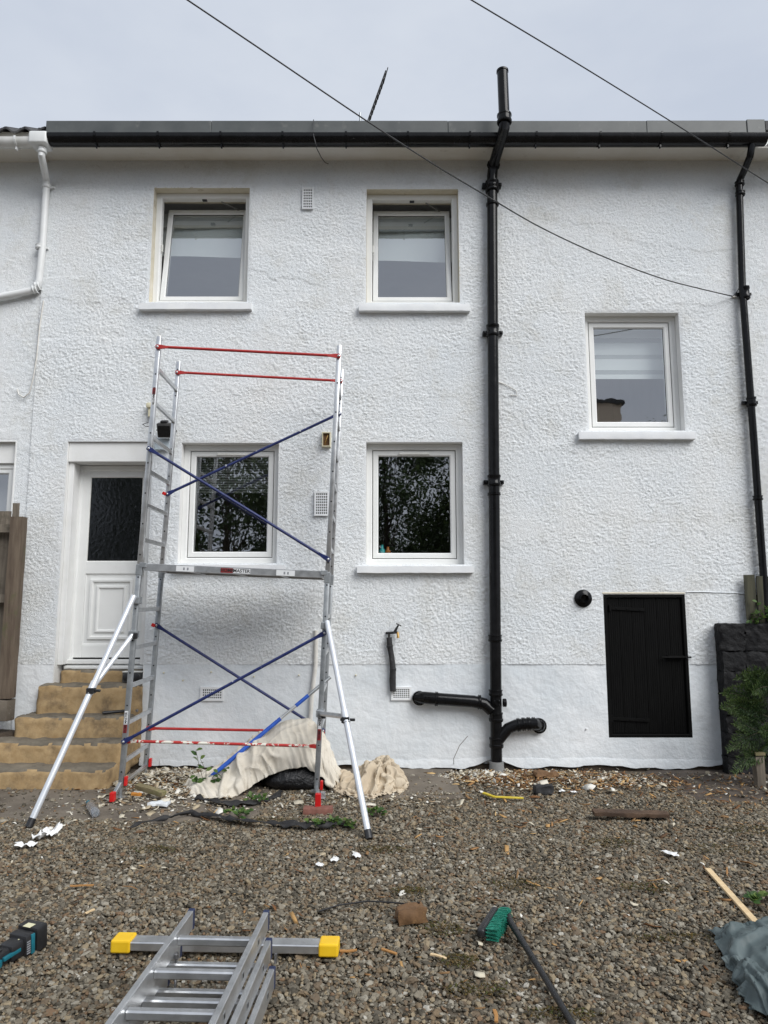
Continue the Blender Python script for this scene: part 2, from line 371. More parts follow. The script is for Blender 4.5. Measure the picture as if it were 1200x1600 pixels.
M['cablewhite'] = mat('painted_cable', (.62, .60, .55), (.70, .68, .64), rough=.6, ns=20)
M['bark'] = mat('bark', (.06, .045, .032), (.12, .095, .07), rough=.95, ns=10, bs=20, bstr=.6, bdist=.02)
M['beigewall'] = mat('beige_wall', (.70, .57, .43), (.76, .63, .49), rough=.85, ns=2)
M['darkglass'] = mat('dark_window_glass', (.01, .011, .012), rough=.06)
M['hammerhead'] = mat('steel', (.32, .32, .33), rough=.35, metal=.9)
M['clearplastic'] = mat('clear_plastic', (.60, .63, .68), rough=.12)
M['clearplastic'].node_tree.nodes['Principled BSDF'].inputs['Transmission Weight'].default_value = .75
M['label'] = mat('yellow_label', (.66, .63, .42), rough=.5)

def glass(name, refl, tint=(.94, .97, .97), wavy=0.0, wscale=26):
    m = bpy.data.materials.new(name); m.use_nodes = True; nt = m.node_tree; nt.nodes.clear()
    o = nt.nodes.new('ShaderNodeOutputMaterial'); mx = nt.nodes.new('ShaderNodeMixShader')
    tr = nt.nodes.new('ShaderNodeBsdfTransparent'); tr.inputs[0].default_value = (*tint, 1)
    gl = nt.nodes.new('ShaderNodeBsdfGlossy'); gl.inputs['Roughness'].default_value = .01; gl.inputs['Color'].default_value = (.97, .98, 1, 1)
    # Schlick reflectance, the same from either side of the pane
    lw = nt.nodes.new('ShaderNodeLayerWeight'); lw.inputs['Blend'].default_value = .5
    pw = nt.nodes.new('ShaderNodeMath'); pw.operation = 'POWER'; pw.inputs[1].default_value = 5.0; nt.links.new(lw.outputs['Facing'], pw.inputs[0])
    fr = nt.nodes.new('ShaderNodeMapRange'); fr.inputs['To Min'].default_value = refl; nt.links.new(pw.outputs[0], fr.inputs['Value'])
    nt.links.new(fr.outputs[0], mx.inputs[0]); nt.links.new(tr.outputs[0], mx.inputs[1]); nt.links.new(gl.outputs[0], mx.inputs[2]); nt.links.new(mx.outputs[0], o.inputs[0])
    if wavy:
        n = noise_node(nt, wscale, 3, .5); b = nt.nodes.new('ShaderNodeBump'); b.inputs['Strength'].default_value = wavy; b.inputs['Distance'].default_value = .02
        nt.links.new(n.outputs['Fac'], b.inputs['Height']); nt.links.new(b.outputs[0], gl.inputs['Normal'])
    return m
M['glass'] = glass('double_glazing', .31, wavy=.03, wscale=3.0)
M['glass_obscure'] = glass('patterned_glass', .07, (.12, .125, .125), .10)

def leaf_mat(name, c1, c2, c3):
    m, nt, b = new_mat(name); b.inputs['Roughness'].default_value = .55; b.inputs['Specular IOR Level'].default_value = .35
    a = nt.nodes.new('ShaderNodeAttribute'); a.attribute_name = 'tone'
    r = ramp_node(nt, a.outputs['Fac'], [(0, c1), (.5, c2), (1, c3)])
    nt.links.new(r.outputs[0], b.inputs['Base Color'])
    tl = nt.nodes.new('ShaderNodeBsdfTranslucent'); mx = nt.nodes.new('ShaderNodeMixShader'); mx.inputs[0].default_value = .25
    nt.links.new(r.outputs[0], tl.inputs[0]); o = nt.nodes['Material Output']
    nt.links.new(b.outputs[0], mx.inputs[1]); nt.links.new(tl.outputs[0], mx.inputs[2]); nt.links.new(mx.outputs[0], o.inputs[0])
    return m
M['leaf'] = leaf_mat('tree_leaves', (.03, .05, .016), (.055, .09, .028), (.10, .14, .045))
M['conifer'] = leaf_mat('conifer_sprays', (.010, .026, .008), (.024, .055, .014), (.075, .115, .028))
M['weed'] = leaf_mat('weed_leaves', (.03, .075, .018), (.06, .12, .025), (.13, .19, .045))
def attr_mat(name, stops, rough=.8, interp='CONSTANT', kind='GEOMETRY', bumpy=0):
    m, nt, b = new_mat(name); b.inputs['Roughness'].default_value = rough; b.inputs['Specular IOR Level'].default_value = .3
    a = nt.nodes.new('ShaderNodeAttribute'); a.attribute_name = 'tone'; a.attribute_type = kind
    r = ramp_node(nt, a.outputs['Fac'], stops, interp); out = r.outputs[0]
    if bumpy:
        n = noise_node(nt, bumpy, 4, .65); rr = ramp_node(nt, n.outputs['Fac'], [(.25, (.62, .62, .62)), (.75, (1.3, 1.3, 1.3))])
        out = mix_node(nt, 1.0, out, rr.outputs[0], 'MULTIPLY').outputs[0]
    nt.links.new(out, b.inputs['Base Color']); return m

# ================================================================== SETTING: ground
D = 7.1
g = MB(); n = 40
g.add([(-150, -150, -.013), (150, -150, -.013), (150, 150, -.013), (-150, 150, -.013)], [(0, 1, 2, 3)])
tag(g.build('ground', M['ground']), kind='structure')
def slab_np(name, x0, x1, y0, y1, z, mat, amp=.006, seed=1, edge=.03, res=.04):
    nx = int((x1 - x0) / res) + 1; ny = int((y1 - y0) / res) + 1
    gx, gy = np.meshgrid(np.linspace(x0, x1, nx), np.linspace(y0, y1, ny), indexing='ij')
    zz = z + amp * noise2(gx, gy, .25, seed) + amp * .5 * noise2(gx, gy, .08, seed + 1)
    # ragged outline
    e = edge * noise2(gx, gy, .18, seed + 2)
    fx = np.clip(1 - np.minimum(gx - x0, x1 - gx) / .12, 0, 1); fy = np.clip(1 - np.minimum(gy - y0, y1 - gy) / .12, 0, 1)
    px = gx + e * fx; py = gy + e * fy
    rim = np.zeros_like(gx, bool); rim[0, :] = rim[-1, :] = rim[:, 0] = rim[:, -1] = True
    zz = np.where(rim, -.05, zz)
    idx = np.arange(gx.size).reshape(gx.shape)
    f = np.stack([idx[:-1, :-1], idx[1:, :-1], idx[1:, 1:], idx[:-1, 1:]], -1).reshape(-1, 4)
    return tag(mesh_np(name, np.stack([px, py, zz], -1).reshape(-1, 3), f, mat, smooth=True), kind='structure')
slab_np('path', -5.2, -.95, 5.46, 7.25, .006, M['slab'], seed=3, edge=.09)
slab_np('path', -.50, .70, 6.10, 7.25, .012, M['slab'], seed=13)
slab_np('path', 2.55, 5.2, 6.0, 7.25, .000, M['darkslab'], seed=23, edge=.08)

# ================================================================== WALL SHEETS
def wall_mesh(name, x0, x1, z0, z1, holes, mat, parent, res=.0085, amp=.0064, Y=D, ragged=None, plain=False, fade=.03):
    """a wall face with openings cut on grid lines; roughcast relief is real geometry that dies out at the openings"""
    def axis(a, b, cuts):
        c = sorted({a, b, *[t for t in cuts if a < t < b]}); out = []
        for p, q in zip(c[:-1], c[1:]):
            k = max(1, int(round((q - p) / res))); out += list(np.linspace(p, q, k, endpoint=False))
        return np.array(out + [b])
    ax = axis(x0, x1, [t for h in holes for t in h[:2]]); az = axis(z0, z1, [t for h in holes for t in h[2:]])
    gx, gz = np.meshgrid(ax, az, indexing='ij')
    cx = (gx[:-1, :-1] + gx[1:, 1:]) / 2; cz = (gz[:-1, :-1] + gz[1:, 1:]) / 2
    keep = np.ones(cx.shape, bool); dist = np.full(gx.shape, 9.0)
    for (a, b, c, d) in holes:
        keep &= ~((cx > a) & (cx < b) & (cz > c) & (cz < d))
        dx = np.maximum(np.maximum(a - gx, gx - b), 0); dz = np.maximum(np.maximum(c - gz, gz - d), 0)
        dist = np.minimum(dist, np.hypot(dx, dz))
    k = np.clip(dist / fade, 0, 1)
    if plain:
        h = .004 * noise2(gx, gz, .35, 31) + .002 * noise2(gx, gz, .09, 32) + .0008 * noise2(gx, gz, .03, 33)
    else:
        n1 = noise2(gx / 1.4, gz, .0135, 41); n2 = noise2(gx / 1.2, gz, .0088, 42); n3 = noise2(gx, gz, .04, 43)
        lump = np.clip(n1 * .5 + n2 * .95 + n3 * .08, -1, 1.1)
        md = np.clip(.85 + .25 * noise2(gx, gz, .7, 44) + .2 * noise2(gx, gz, .17, 46), .4, 1.1)
        st = noise2(gx / 2.2 + .12 * noise2(gx, gz, .2, 48), gz + .05 * noise2(gx, gz, .11, 49), .33, 47)      # edges of patched coats
        h = amp * (.55 + .88 * lump * md) + .004 * noise2(gx, gz, .9, 45) + .0035 * np.clip((st - .22) * 16, 0, 1) * np.clip(.5 + 1.5 * noise2(gx, gz, 1.1, 50), 0, 1)
    y = Y - h * k - (0 if plain else .004)
    zz = gz.copy(); 
    if ragged is not None: zz[:, 0] = ragged(gx[:, 0]); zz[:, 1] = np.maximum(zz[:, 1], zz[:, 0] + .005)
    idx = np.arange(gx.size).reshape(gx.shape)
    f = np.stack([idx[:-1, :-1], idx[1:, :-1], idx[1:, 1:], idx[:-1, 1:]], -1)[keep]
    used = np.zeros(gx.size, bool); used[f.ravel()] = True; remap = np.cumsum(used) - 1
    v = np.stack([gx, y, zz], -1).reshape(-1, 3)[used]
    return mesh_np(name, v, remap[f], mat, parent, smooth=True)

def opening(xl, xr, yt, yb):
    ym = (yt + yb) / 2
    a = P(xl, ym); b = P(xr, ym); t = P((xl + xr) / 2, yt); u = P((xl + xr) / 2, yb)
    return [a.x, b.x, u.z, t.z]
W1 = opening(237, 388, 294, 472); W2 = opening(572.5, 717, 296, 473); W3 = opening(917, 1065, 489, 673)
W4 = opening(281, 434, 692, 880); W5 = opening(572, 724, 691, 882)
DOOR = opening(96, 232, 690, 1037)
DOOR[2] = .83
HATCH = opening(947, 1075.5, 929, 1152)
XL, XR = P(62, 500).x, P(1166, 500).x
ZD = P(600, 1038).z; ZTOP = 6.46

house = thing('white_house', 'white roughcast terraced house with five windows and black drainpipes, filling the view', 'house', (0, D, 0))
wall_mesh('wall', XL, XR, ZD, ZTOP, [W1, W2, W3, W4, W5, DOOR, HATCH], M['roughcast'], house)
def rag(x):
    r = .030 + .018 * noise2(x, x * 0, .35, 61) + .012 * noise2(x, x * 0, .07, 62)
    return r + .075 * np.exp(-((x - P(772, 1190).x) / .17) ** 2)
wall_mesh('plinth', XL, P(1140, 1190).x + .5, 0.0, ZD, [[DOOR[0], DOOR[1], -1, ZD + 1], HATCH], M['plinth'], house, res=.03, plain=True, ragged=rag, Y=D - .004)
g = MB().box((XL, D + .02, -.1), (XR + .1, D + .3, .2)); g.build('footing', M['soil'], house)
# step line where roughcast ends over the plinth, and a proud skim along the foot
g = MB()
xs = np.linspace(P(250, 1200).x, P(1135, 1200).x, 120)
def skim(x): return .105 + .02 * noise2(np.array([x]), np.array([0.]), .5, 71)[0] + .008 * noise2(np.array([x]), np.array([0.]), .08, 72)[0]
rows = [[], [], []]
for x in xs:
    if abs(x - P(772, 1190).x) < .0: continue
    zt = skim(x); zb = float(rag(np.array([x]))[0])
    zt = max(zt, zb + .03)
    rows[0].append((x, D - .006, zt)); rows[1].append((x, D - .0095, zt - .014)); rows[2].append((x, D - .013, zb))
g.sheet(rows).build('skim_coat', M['plinth'], house, smooth=60)

# shell of the house behind the front wall
g = MB()
g.box((XL, D + .30, -.1), (XL + .1, D + 6.5, 6.5)).box((XR - .1, D + .30, -.1), (XR, D + 6.5, 6.5)).box((XL, D + 6.5, -.1), (XR, D + 6.6, 6.5))
g.box((XL, D + .30, 4.0), (P(820, 400).x, D + 6.5, 4.2)).box((XL, D + .30, .8), (XR, D + 6.5, .95)).box((XL, D + .30, 6.25), (XR, D + 6.5, 6.45))
g.box((P(500, 700).x, D + .3, .95), (P(500, 700).x + .1, D + 6.5, 4.0)).box((P(480, 400).x, D + .3, 4.2), (P(480, 400).x + .1, D + 6.5, 6.25)).box((P(820, 400).x, D + .3, .95), (P(820, 400).x + .1, D + 6.5, 6.25))
g.build('inner_wall', M['interior'], house)
g = MB(); g.box((XL + .101, D + .305, 6.235), (XR - .101, D + 6.49, 6.249)).box((XL + .101, D + 4.0, 4.201), (P(820, 400).x - .001, D + 4.05, 6.234)).box((XL + .101, D + .305, 4.201), (P(820, 400).x - .001, D + 4.0, 4.21))
g.box((XL + .101, D + .31, 4.211), (XL + .11, D + 4.0, 6.234)).box((XR - .11, D + .31, .96), (XR - .101, D + 4.0, 6.234)).box((P(820, 400).x + .101, D + 4.0, .96), (XR - .112, D + 4.05, 6.234)).build('room_lining', M['interior_pale'], house)

def reveal(o, depth, mat, parent, name='reveal', bottom=True):
    x0, x1, z0, z1 = o; t = .012; y0, y1 = D - .004, D + depth
    g = MB()
    for a, b in (((x0 - t, y0, z0), (x0, y1, z1)), ((x1, y0, z0), (x1 + t, y1, z1)), ((x0 - t, y0, z1), (x1 + t, y1, z1 + t))): g.box(a, b)
    if bottom: g.box((x0 - t, y0, z0 - t), (x1 + t, y1, z0))
    return g.build(name, mat, parent, bevel=.003)

def ring(g, x0, x1, z0, z1, w, y0, y1, Mx=None, cham=.012):
    """mitred frame with a chamfer on its inner front edge"""
    o = [(x0, z0), (x1, z0), (x1, z1), (x0, z1)]
    def ins(d): return [(x0 + d, z0 + d), (x1 - d, z0 + d), (x1 - d, z1 - d), (x0 + d, z1 - d)]
    L_ = [(o, y1), (o, y0 + .004), (ins(.004), y0), (ins(w - cham), y0), (ins(w), y0 + cham), (ins(w), y1)]
    vs = []; 
    for ring_, y in L_:
        for (x, z) in ring_:
            v = Vector((x, y, z)); vs.append(Mx @ v if Mx is not None else v)
    fs = []
    for i in range(len(L_)):
        j = (i + 1) % len(L_)
        for k in range(4): fs.append((i * 4 + k, i * 4 + (k + 1) % 4, j * 4 + (k + 1) % 4, j * 4 + k))
    return g.add(vs, fs)

def window(o, label, rev_mat, tilt=0, sill_px=None, trickle=False, blind=None):
    x0, x1, z0, z1 = o; fy = D + .095
    fw = .062
    fr = MB(); ring(fr, x0, x1, z0, z1, fw, fy, fy + .07)
    w = fr.build('window', M['upvc'], house, smooth=30)
    w['label'] = label
    reveal(o, .30, M[rev_mat], w)
    # sash
    sx0, sx1, sz0, sz1 = x0 + fw + .003, x1 - fw - .003, z0 + fw + .003, z1 - fw - .003
    sy = fy + .012 if not tilt else fy + .03
    T = None
    if tilt:
        T = Matrix.Translation((0, sy + .05, sz0)) @ Matrix.Rotation(-rad(tilt), 4, 'X') @ Matrix.Translation((0, -(sy + .05), -sz0))
    g = MB(); ring(g, sx0 + .004, sx1 - .004, sz0 + .004, sz1 - .004, .056, sy, sy + .06, T)
    s = g.build('sash', M['upvc'], w, smooth=30)
    k = .060
    g = MB(); ring(g, sx0 + k - .004, sx1 - k + .004, sz0 + k - .004, sz1 - k + .004, .007, sy + .016, sy + .03, T, .003); g.build('gasket', M['gasket'], w)
    if not tilt:
        g = MB(); ring(g, sx0 - .004, sx1 + .004, sz0 - .004, sz1 + .004, .013, sy + .010, sy + .03, None, .002); g.build('gasket', M['gasket'], w)
    g = MB(); p = [Vector((sx0 + k, sy + .022, sz0 + k)), Vector((sx1 - k, sy + .022, sz0 + k)), Vector((sx1 - k, sy + .022, sz1 - k)), Vector((sx0 + k, sy + .022, sz1 - k))]
    p += [q + Vector((0, .02, 0)) for q in p]
    if T is not None: p = [T @ q for q in p]
    g.add(p[:4], [(0, 1, 2, 3)]); g.build('pane', M['glass'], w)
    if tilt:
        g = MB(); g.bar(T @ Vector((sx1 - .06, sy + .05, sz1 - .01)), Vector((sx1 - .28, fy + .06, sz1 + .0)), .012, .006); g.build('stay', M['greyplastic'], w)
        g = MB().cbox(((x0 + x1) / 2, fy + .03, z1 - fw - .004), (.05, .03, .018)); g.build('catch', M['blackplastic'], w)
        g = MB().cbox((sx0 + .01, sy - .004, (sz0 + sz1) / 2 + .02), (.018, .02, .09)); g.build('hinge', M['upvc_dull'], w, bevel=.004)
    if trickle:
        xm = (sx0 + sx1) / 2; g = MB().box((xm - .16, sy - .022, sz1 - .050), (xm + .16, sy + .002, sz1 - .022)); g.build('trickle_vent', M['upvc_dull'], w, bevel=.006)
    if sill_px:
        (xa, xb, yt, yb) = sill_px; Ys = D - .075
        a = P(xa, (yt + yb) / 2, Ys); b = P(xb, (yt + yb) / 2, Ys); zt = P(600, yt, Ys).z; zb = P(600, yb, Ys).z
        V, F = rough_box((a.x, Ys, zb), (b.x, D + .1, zt), .05, .0025, .08, 5)
        s_ = mesh_np('sill', V, F, M['sill'], w)
        # sub sill wedge from the block to the frame
        g = MB().prism([Vector((x0 - .0, D - .02, zt - .001)), Vector((x0 - .0, fy + .002, zt - .001)), Vector((x0 - .0, fy + .002, z0 + .004))], (x0, 0, 0), (x1, 0, 0)); g.build('sill_slope', M['sill'], w)
    if blind: blind(w, sx0, sx1, sz0, sz1)
    return w

def roller(ytop, ybot, y=.385):
    def f(w, a, b, c, d):
        ys = D + y; zb = P(600, ybot, ys).z; d = P(600, ytop, ys).z - .06
        g = MB(); rows = []
        for i in range(8):
            t = i / 7; rows.append([(a - .15 + (b - a + .3) * u, ys + .01 * math.sin(6 * u + t * 3) + .02 * t, d + .12 + (zb - d - .12) * t - (.02 * u if t == 1 else 0)) for u in np.linspace(0, 1, 14)])
        g.sheet(rows).build('blind', M['blind'], w, smooth=80)
        MB().box((a - .16, ys - .035, d + .06), (b + .16, ys - .015, d + .22)).build('pelmet', M['blindgrey'], w)
    return f
def zebra(w, a, b, c, d):
    ys = D + .30; zs = d + .02
    for i, (h, m_) in enumerate([(.12, 'blind'), (.05, 'blindgrey'), (.14, 'blind'), (.045, 'blindgrey'), (.13, 'blind'), (.045, 'blindgrey'), (.055, 'blind')]):
        MB().box((a - .03, ys, zs - h), (b + .03, ys + .004, zs - .002)).build('slat', M[m_], w); zs -= h
def venetian(w, a, b, c, d):
    ys = D + .27; zs = d + .02
    for i in range(17):
        z = zs - i * .027
        g = MB().box((a - .02, -.012, -.001), (b + .02, .012, .001), Matrix.Translation((0, ys, z)) @ Matrix.Rotation(rad(-28), 4, 'X')); g.build('slat', M['blindgrey'], w)
window(W1, 'upper window on the left, tilted open, with blind half drawn', 'reveal_old', 8.5, (216, 393, 472.5, 483), False, roller(358, 399))
window(W2, 'upper window beside the soil pipe, tilted open, with blind half drawn', 'reveal_old', 8.5, (560, 735, 474.5, 485.5), False, roller(364, 406))
window(W3, 'window on the right with striped blind', 'reveal', 0, (905, 1088.5, 674, 686), False, zebra)
window(W4, 'ground floor window behind the scaffold tower', 'reveal', 0, (268, 445, 882, 893), True, venetian)
window(W5, 'ground floor window beside the soil pipe', 'reveal', 0, (557, 741, 884, 895.5), True, None)

# ---- door
x0, x1, z0, z1 = DOOR; zt = P(160, 1037, D + .2).z
g = MB().box((x0 - .012, D - .004, .5), (x0, D + .35, z1)).box((x1, D - .004, .5), (x1 + .012, D + .35, z1)).box((x0 - .012, D - .004, z1), (x1 + .012, D + .35, z1 + .012))
dr = g.build('door', M['reveal'], house, bevel=.002); dr['label'] = 'white panelled back door with dark patterned glass at the top of the steps'
zl = P(160, 722, D + .03).z
MB().box((x0 + .001, D + .02, zl), (x1 - .001, D + .34, z1 - .001)).build('lintel', M['reveal'], dr, bevel=.006)
MB().box((x0 + .001, D + .05, zt), (x0 + .055, D + .20, zl - .002)).build('jamb', M['reveal'], dr, bevel=.004)
MB().box((x1 - .055, D + .05, zt), (x1 - .001, D + .20, zl - .002)).build('jamb', M['reveal'], dr, bevel=.004)
fy = D + .20; fx0, fx1 = x0 + .03, x1 - .03
g = MB(); ring(g, fx0, fx1, zt - .02, zl - .005, .055, fy, fy + .07); g.build('door_frame', M['upvc'], dr, smooth=30)
lx0, lx1, lz0, lz1 = fx0 + .05, fx1 - .05, zt + .06, zl - .055
zg0, zg1 = P(180, 877, fy).z, P(180, 745, fy).z
g = MB()
st = .085
g.box((lx0, fy + .012, lz0), (lx0 + st, fy + .06, lz1)).box((lx1 - st, fy + .012, lz0), (lx1, fy + .06, lz1))
g.box((lx0 + st, fy + .0125, zg1), (lx1 - st, fy + .06, lz1)).box((lx0 + st, fy + .0125, zg0 - .13), (lx1 - st, fy + .06, zg0)).box((lx0 + st, fy + .0125, lz0), (lx1 - st, fy + .06, lz0 + .13))
lf = g.build('door_leaf', M['upvc'], dr, bevel=.004)
g = MB(); ring(g, lx0 - .012, lx1 + .012, lz0 - .012, lz1 + .012, .012, fy + .02, fy + .04, None, .002); g.build('gasket', M['gasket'], dr)
MB().add([(lx0 + st, fy + .03, zg0), (lx1 - st, fy + .03, zg0), (lx1 - st, fy + .03, zg1), (lx0 + st, fy + .03, zg1)], [(0, 1, 2, 3)]).build('pane', M['glass_obscure'], dr)
g = MB(); ring(g, lx0 + st - .006, lx1 - st + .006, zg0 - .006, zg1 + .006, .012, fy + .018, fy + .03, None, .004); g.build('gasket', M['upvc_dull'], dr)
pz0, pz1 = lz0 + .13, zg0 - .13
MB().box((lx0 + st, fy + .028, pz0), (lx1 - st, fy + .05, pz1)).build('door_panel', M['upvc'], dr)
for ins, w_, pr in ((.0, .012, .010), (.055, .035, .020), (.125, .03, .016)):
    g = MB(); ring(g, lx0 + st + ins, lx1 - st - ins, pz0 + ins, pz1 - ins, w_, fy + .028 - pr, fy + .030, None, .010); g.build('moulding', M['upvc'], dr, smooth=35)
for dz, ww in ((.0, .045), (-.05, .035)):
    MB().box((fx0 - .005, fy - .05 + dz * .2, zt + dz - .0), (fx1 + .005, fy - .002, zt + dz + ww)).build('threshold', M['upvc'], dr, bevel=.006)
g = MB().cbox((lx1 - .045, fy - .004, (zg0 - .05)), (.03, .02, .2)); h_ = g.build('door_handle', M['upvc_dull'], dr, bevel=.005)

# ---- coal hatch
x0, x1, z0, z1 = HATCH
g = MB(); ring(g, x0 - .004, x1 + .004, z0 - .004, z1 + .004, .035, D - .006, D + .12, None, .004)
ht = g.build('hatch', M['blackdoor'], house); ht['label'] = 'black boarded cupboard door low on the right of the house'
nb = 6; bw = (x1 - x0 - .07) / nb
for i in range(nb):
    a = x0 + .035 + i * bw; yb = D + .018 + rnd.uniform(-.001, .001)
    g = MB().box((a + .0015, yb, z0 + .035), (a + bw - .0015, yb + .022, z1 - .035))
    for k in range(1, 6):      # reeded face
        xx = a + bw * k / 6; g.box((xx - .0055, yb - .003, z0 + .036), (xx + .0055, yb + .002, z1 - .036))
    g.build('board', M['blackdoor'], ht, bevel=.002)
for (xa, ya, xb, yb) in ((952, 950, 1008, 953), (955, 1123, 1015, 1126)):
    a, b = P(xa, ya, D), P(xb, yb, D)
    g = MB().bar((a.x, D + .006, a.z), (b.x, D + .006, b.z), .008, .03, (0, 0, 1)); g.cbox((a.x + .01, D + .004, a.z), (.02, .012, .07))
    for t in (.2, .5, .85): g.lathe((a.x + (b.x - a.x) * t, D + .003, a.z + (b.z - a.z) * t), (0, -1, 0), [(0, .009), (.004, .008), (.006, .0)], 8)
    g.build('strap_hinge', M['blackdoor'], ht, bevel=.001)
a, b = P(1034, 1027, D - .03), P(1080, 1027, D - .03)
g = MB().tube([a, b], .008, 8).cbox((a + b) / 2 + Vector((0, .02, 0)), (.16, .02, .035)).tube([(b.x - .06, b.y, b.z), (b.x - .06, b.y - .035, b.z - .01)], .006, 6)
g.build('bolt', M['blackdoor'], ht)
MB().box((x0 - .012, D - .010, z1 + .004), (x1 + .008, D + .03, z1 + .026)).build('lintel', M['reveal_old'], ht, bevel=.006)

# ---- eaves: soffit, fascia, roof edge, roof
xe0, xe1 = P(76, 190, 6.85).x, P(1190, 190, 6.85).x
MB().box((XL - .02, 6.86, 6.445), (XR + .02, D + .05, 6.47)).build('soffit', M['soffit'], house, bevel=.003)
MB().box((xe0, 6.835, 6.435), (XR + .02, 6.859, 6.60)).build('fascia', M['blackgloss'], house, bevel=.003)
zt_ = P(600, 188.5, 6.80).z; zm = P(600, 206, 6.83).z
xs_ = [xe0, P(330, 190, 6.8).x, P(700, 190, 6.8).x, P(1010, 190, 6.8).x, P(1166, 190, 6.8).x]
for a, b in zip(xs_[:-1], xs_[1:]):
    MB().box((a + .001, 6.80 + rnd.uniform(-.003, .003), zm - .06), (b - .001, 6.834, zt_ + rnd.uniform(-.004, .004))).build('roof_edge_panel', M['roofedge'], house, bevel=.004)
MB().box((xs_[-1] + .002, 6.79, zm - .06), (xe1, 6.834, zt_ + .01)).build('roof_edge_panel', M['roofedge'], house, bevel=.004)
g = MB(); g.prism([Vector((xe0, 6.836, 6.605)), Vector((xe0, 6.836, zt_ - .02)), Vector((xe0, 10.4, zt_ + 1.75)), Vector((xe0, 13.8, 6.5))], (xe0, 0, 0), (xe1, 0, 0)); g.build('roof', M['tile'], house)

def gutter(name, x0, x1, Y, z, r, mat, parent, brackets, bmat):
    g = MB(); rows = []
    prof = []
    for k in range(13):
        a = math.pi * (k / 12); prof.append((Y - r * math.cos(a), z - r * 1.05 * math.sin(a)))
    prof2 = [(Y - (r - .005) * math.cos(math.pi * k / 12), z - (r - .005) * 1.05 * math.sin(math.pi * k / 12)) for k in range(12, -1, -1)]
    prof = [(Y - r, z + .012)] + prof[1:-1] + [(Y + r, z + .012)] + [(Y + r - .005, z + .012)] + prof2[1:-1] + [(Y - r + .005, z + .012)]
    g.prism([Vector((x0, y, zz)) for y, zz in prof], (x0, 0, 0), (x1, 0, 0))
    o = g.build(name, mat, parent, smooth=40)
    for bx in brackets:
        g = MB(); R = r + .006
        pts = [Vector((bx, Y - R, z + .02))] + [Vector((bx, Y - R * math.cos(math.pi * k / 12), z - R * 1.05 * math.sin(math.pi * k / 12))) for k in range(13)] + [Vector((bx, Y + R, z + .02))]
        for p, q in zip(pts[:-1], pts[1:]): g.prism([p + Vector((-.011, 0, 0)), q + Vector((-.011, 0, 0)), q + Vector((-.011, .004, .004)), p + Vector((-.011, .004, .004))], (0, 0, 0), (.022, 0, 0))
        g.cbox((bx, Y - .01, z - R * 1.05 - .012), (.014, .03, .03))
        g.build('bracket', bmat, o)
    return o
GY, GR = 6.735, .078
gz_ = P(600, 219, GY - GR).z + .005
zg_top = P(600, 206.5, GY - GR).z
gut = gutter('gutter', P(78, 215, GY).x, P(1195, 215, GY).x, GY, zg_top - .012, GR, M['blackgutter'], house, [P(x, 215, GY).x for x in (152, 250, 347, 443, 541, 637, 733, 836, 935, 1030, 1135)], M['blackgloss'])
gut['label'] = 'long black half-round gutter with flaking paint'

# ---- soil pipe
def pipe_collar(g, p, d, r, l=.07):
    g.lathe(Vector(p) - Vector(d).normalized() * l / 2, d, [(0, r), (0, r + .008), (.008, r + .014), (l * .3, r + .014), (l * .36, r + .008), (l * .75, r + .008), (l * .8, r + .013), (l - .004, r + .013), (l, r)], 20)
R_ = .056; PY = D - .085
top = P(785, 111, 6.55); e1 = P(788, 186, 6.55); e1b = P(788, 200, 6.56); e2 = P(771, 258, 6.98); e2b = P(769, 275, PY); bot = P(775.5, 1176, PY)
bot = Vector((bot.x, PY, .10))
sp = MB().tube([top, e1], R_, 20).tube([e1, e1b, (e1b * 2 + e2) / 3, (e1b + e2 * 2) / 3, e2, e2b, P(769, 300, PY)], R_, 20)
cuts = [300, 518, 752, 1000, 1085]
sp.tube([P(769, 298, PY), P(770, 518, PY), P(772, 752, PY), P(774, 1000, PY), bot], R_, 20)
soil = sp.build('soil_pipe', M['blackgloss'], house, smooth=40); soil['label'] = 'tall black soil pipe rising past the gutter above the roof'
MB().lathe(top, (0, 0, 1), [(-.015, R_ + .006), (.004, R_ + .006), (.004, R_ - .006), (-.1, R_ - .008)], 20).build('pipe_rim', M['blackgloss'], soil)
g = MB(); pipe_collar(g, e1, (0, 0, 1), R_ + .006, .10); g.build('collar', M['blackgloss'], soil, smooth=40)
g = MB(); pipe_collar(g, P(769, 292, PY), (0, 0, 1), R_ + .005, .12); g.build('collar', M['blackgloss'], soil, smooth=40)
g = MB(); pipe_collar(g, e2, (e1b - e2), R_, .04); g.build('collar', M['blackgloss'], soil, smooth=40)
for x, y, l in ((769.5, 320, .03), (770, 517, .13), (772, 751, .12), (772, 772, .03), (773.5, 997, .07), (774.5, 1082, .06), (775, 1120, .09), (775.5, 1160, .10)):
    g = MB(); pipe_collar(g, P(x, y, PY), (0, 0, 1), R_, l); g.build('collar', M['blackgloss'], soil, smooth=40)
for y in (285, 517, 751):
    p = P(769 + (y - 285) * .006, y + 2, PY)
    MB().box((p.x - .105, PY + .01, p.z - .02), (p.x + .105, PY + .082, p.z + .02)).build('wall_bracket', M['blackgloss'], soil, bevel=.004)
    for s in (-1, 1):
        MB().lathe((p.x + s * .085, PY + .012, p.z), (0, -1, 0), [(0, .012), (.008, .012), (.010, 0)], 8).build('bolt', M['blackgloss'], soil)
MB().tube([bot + Vector((0, 0, -.0)), bot + Vector((0, 0, -.06)), Vector((bot.x, PY, -.02))], [R_ + .012, R_ + .016, R_ + .016], 20).build('ground_socket', M['greyplastic'], soil, smooth=40)
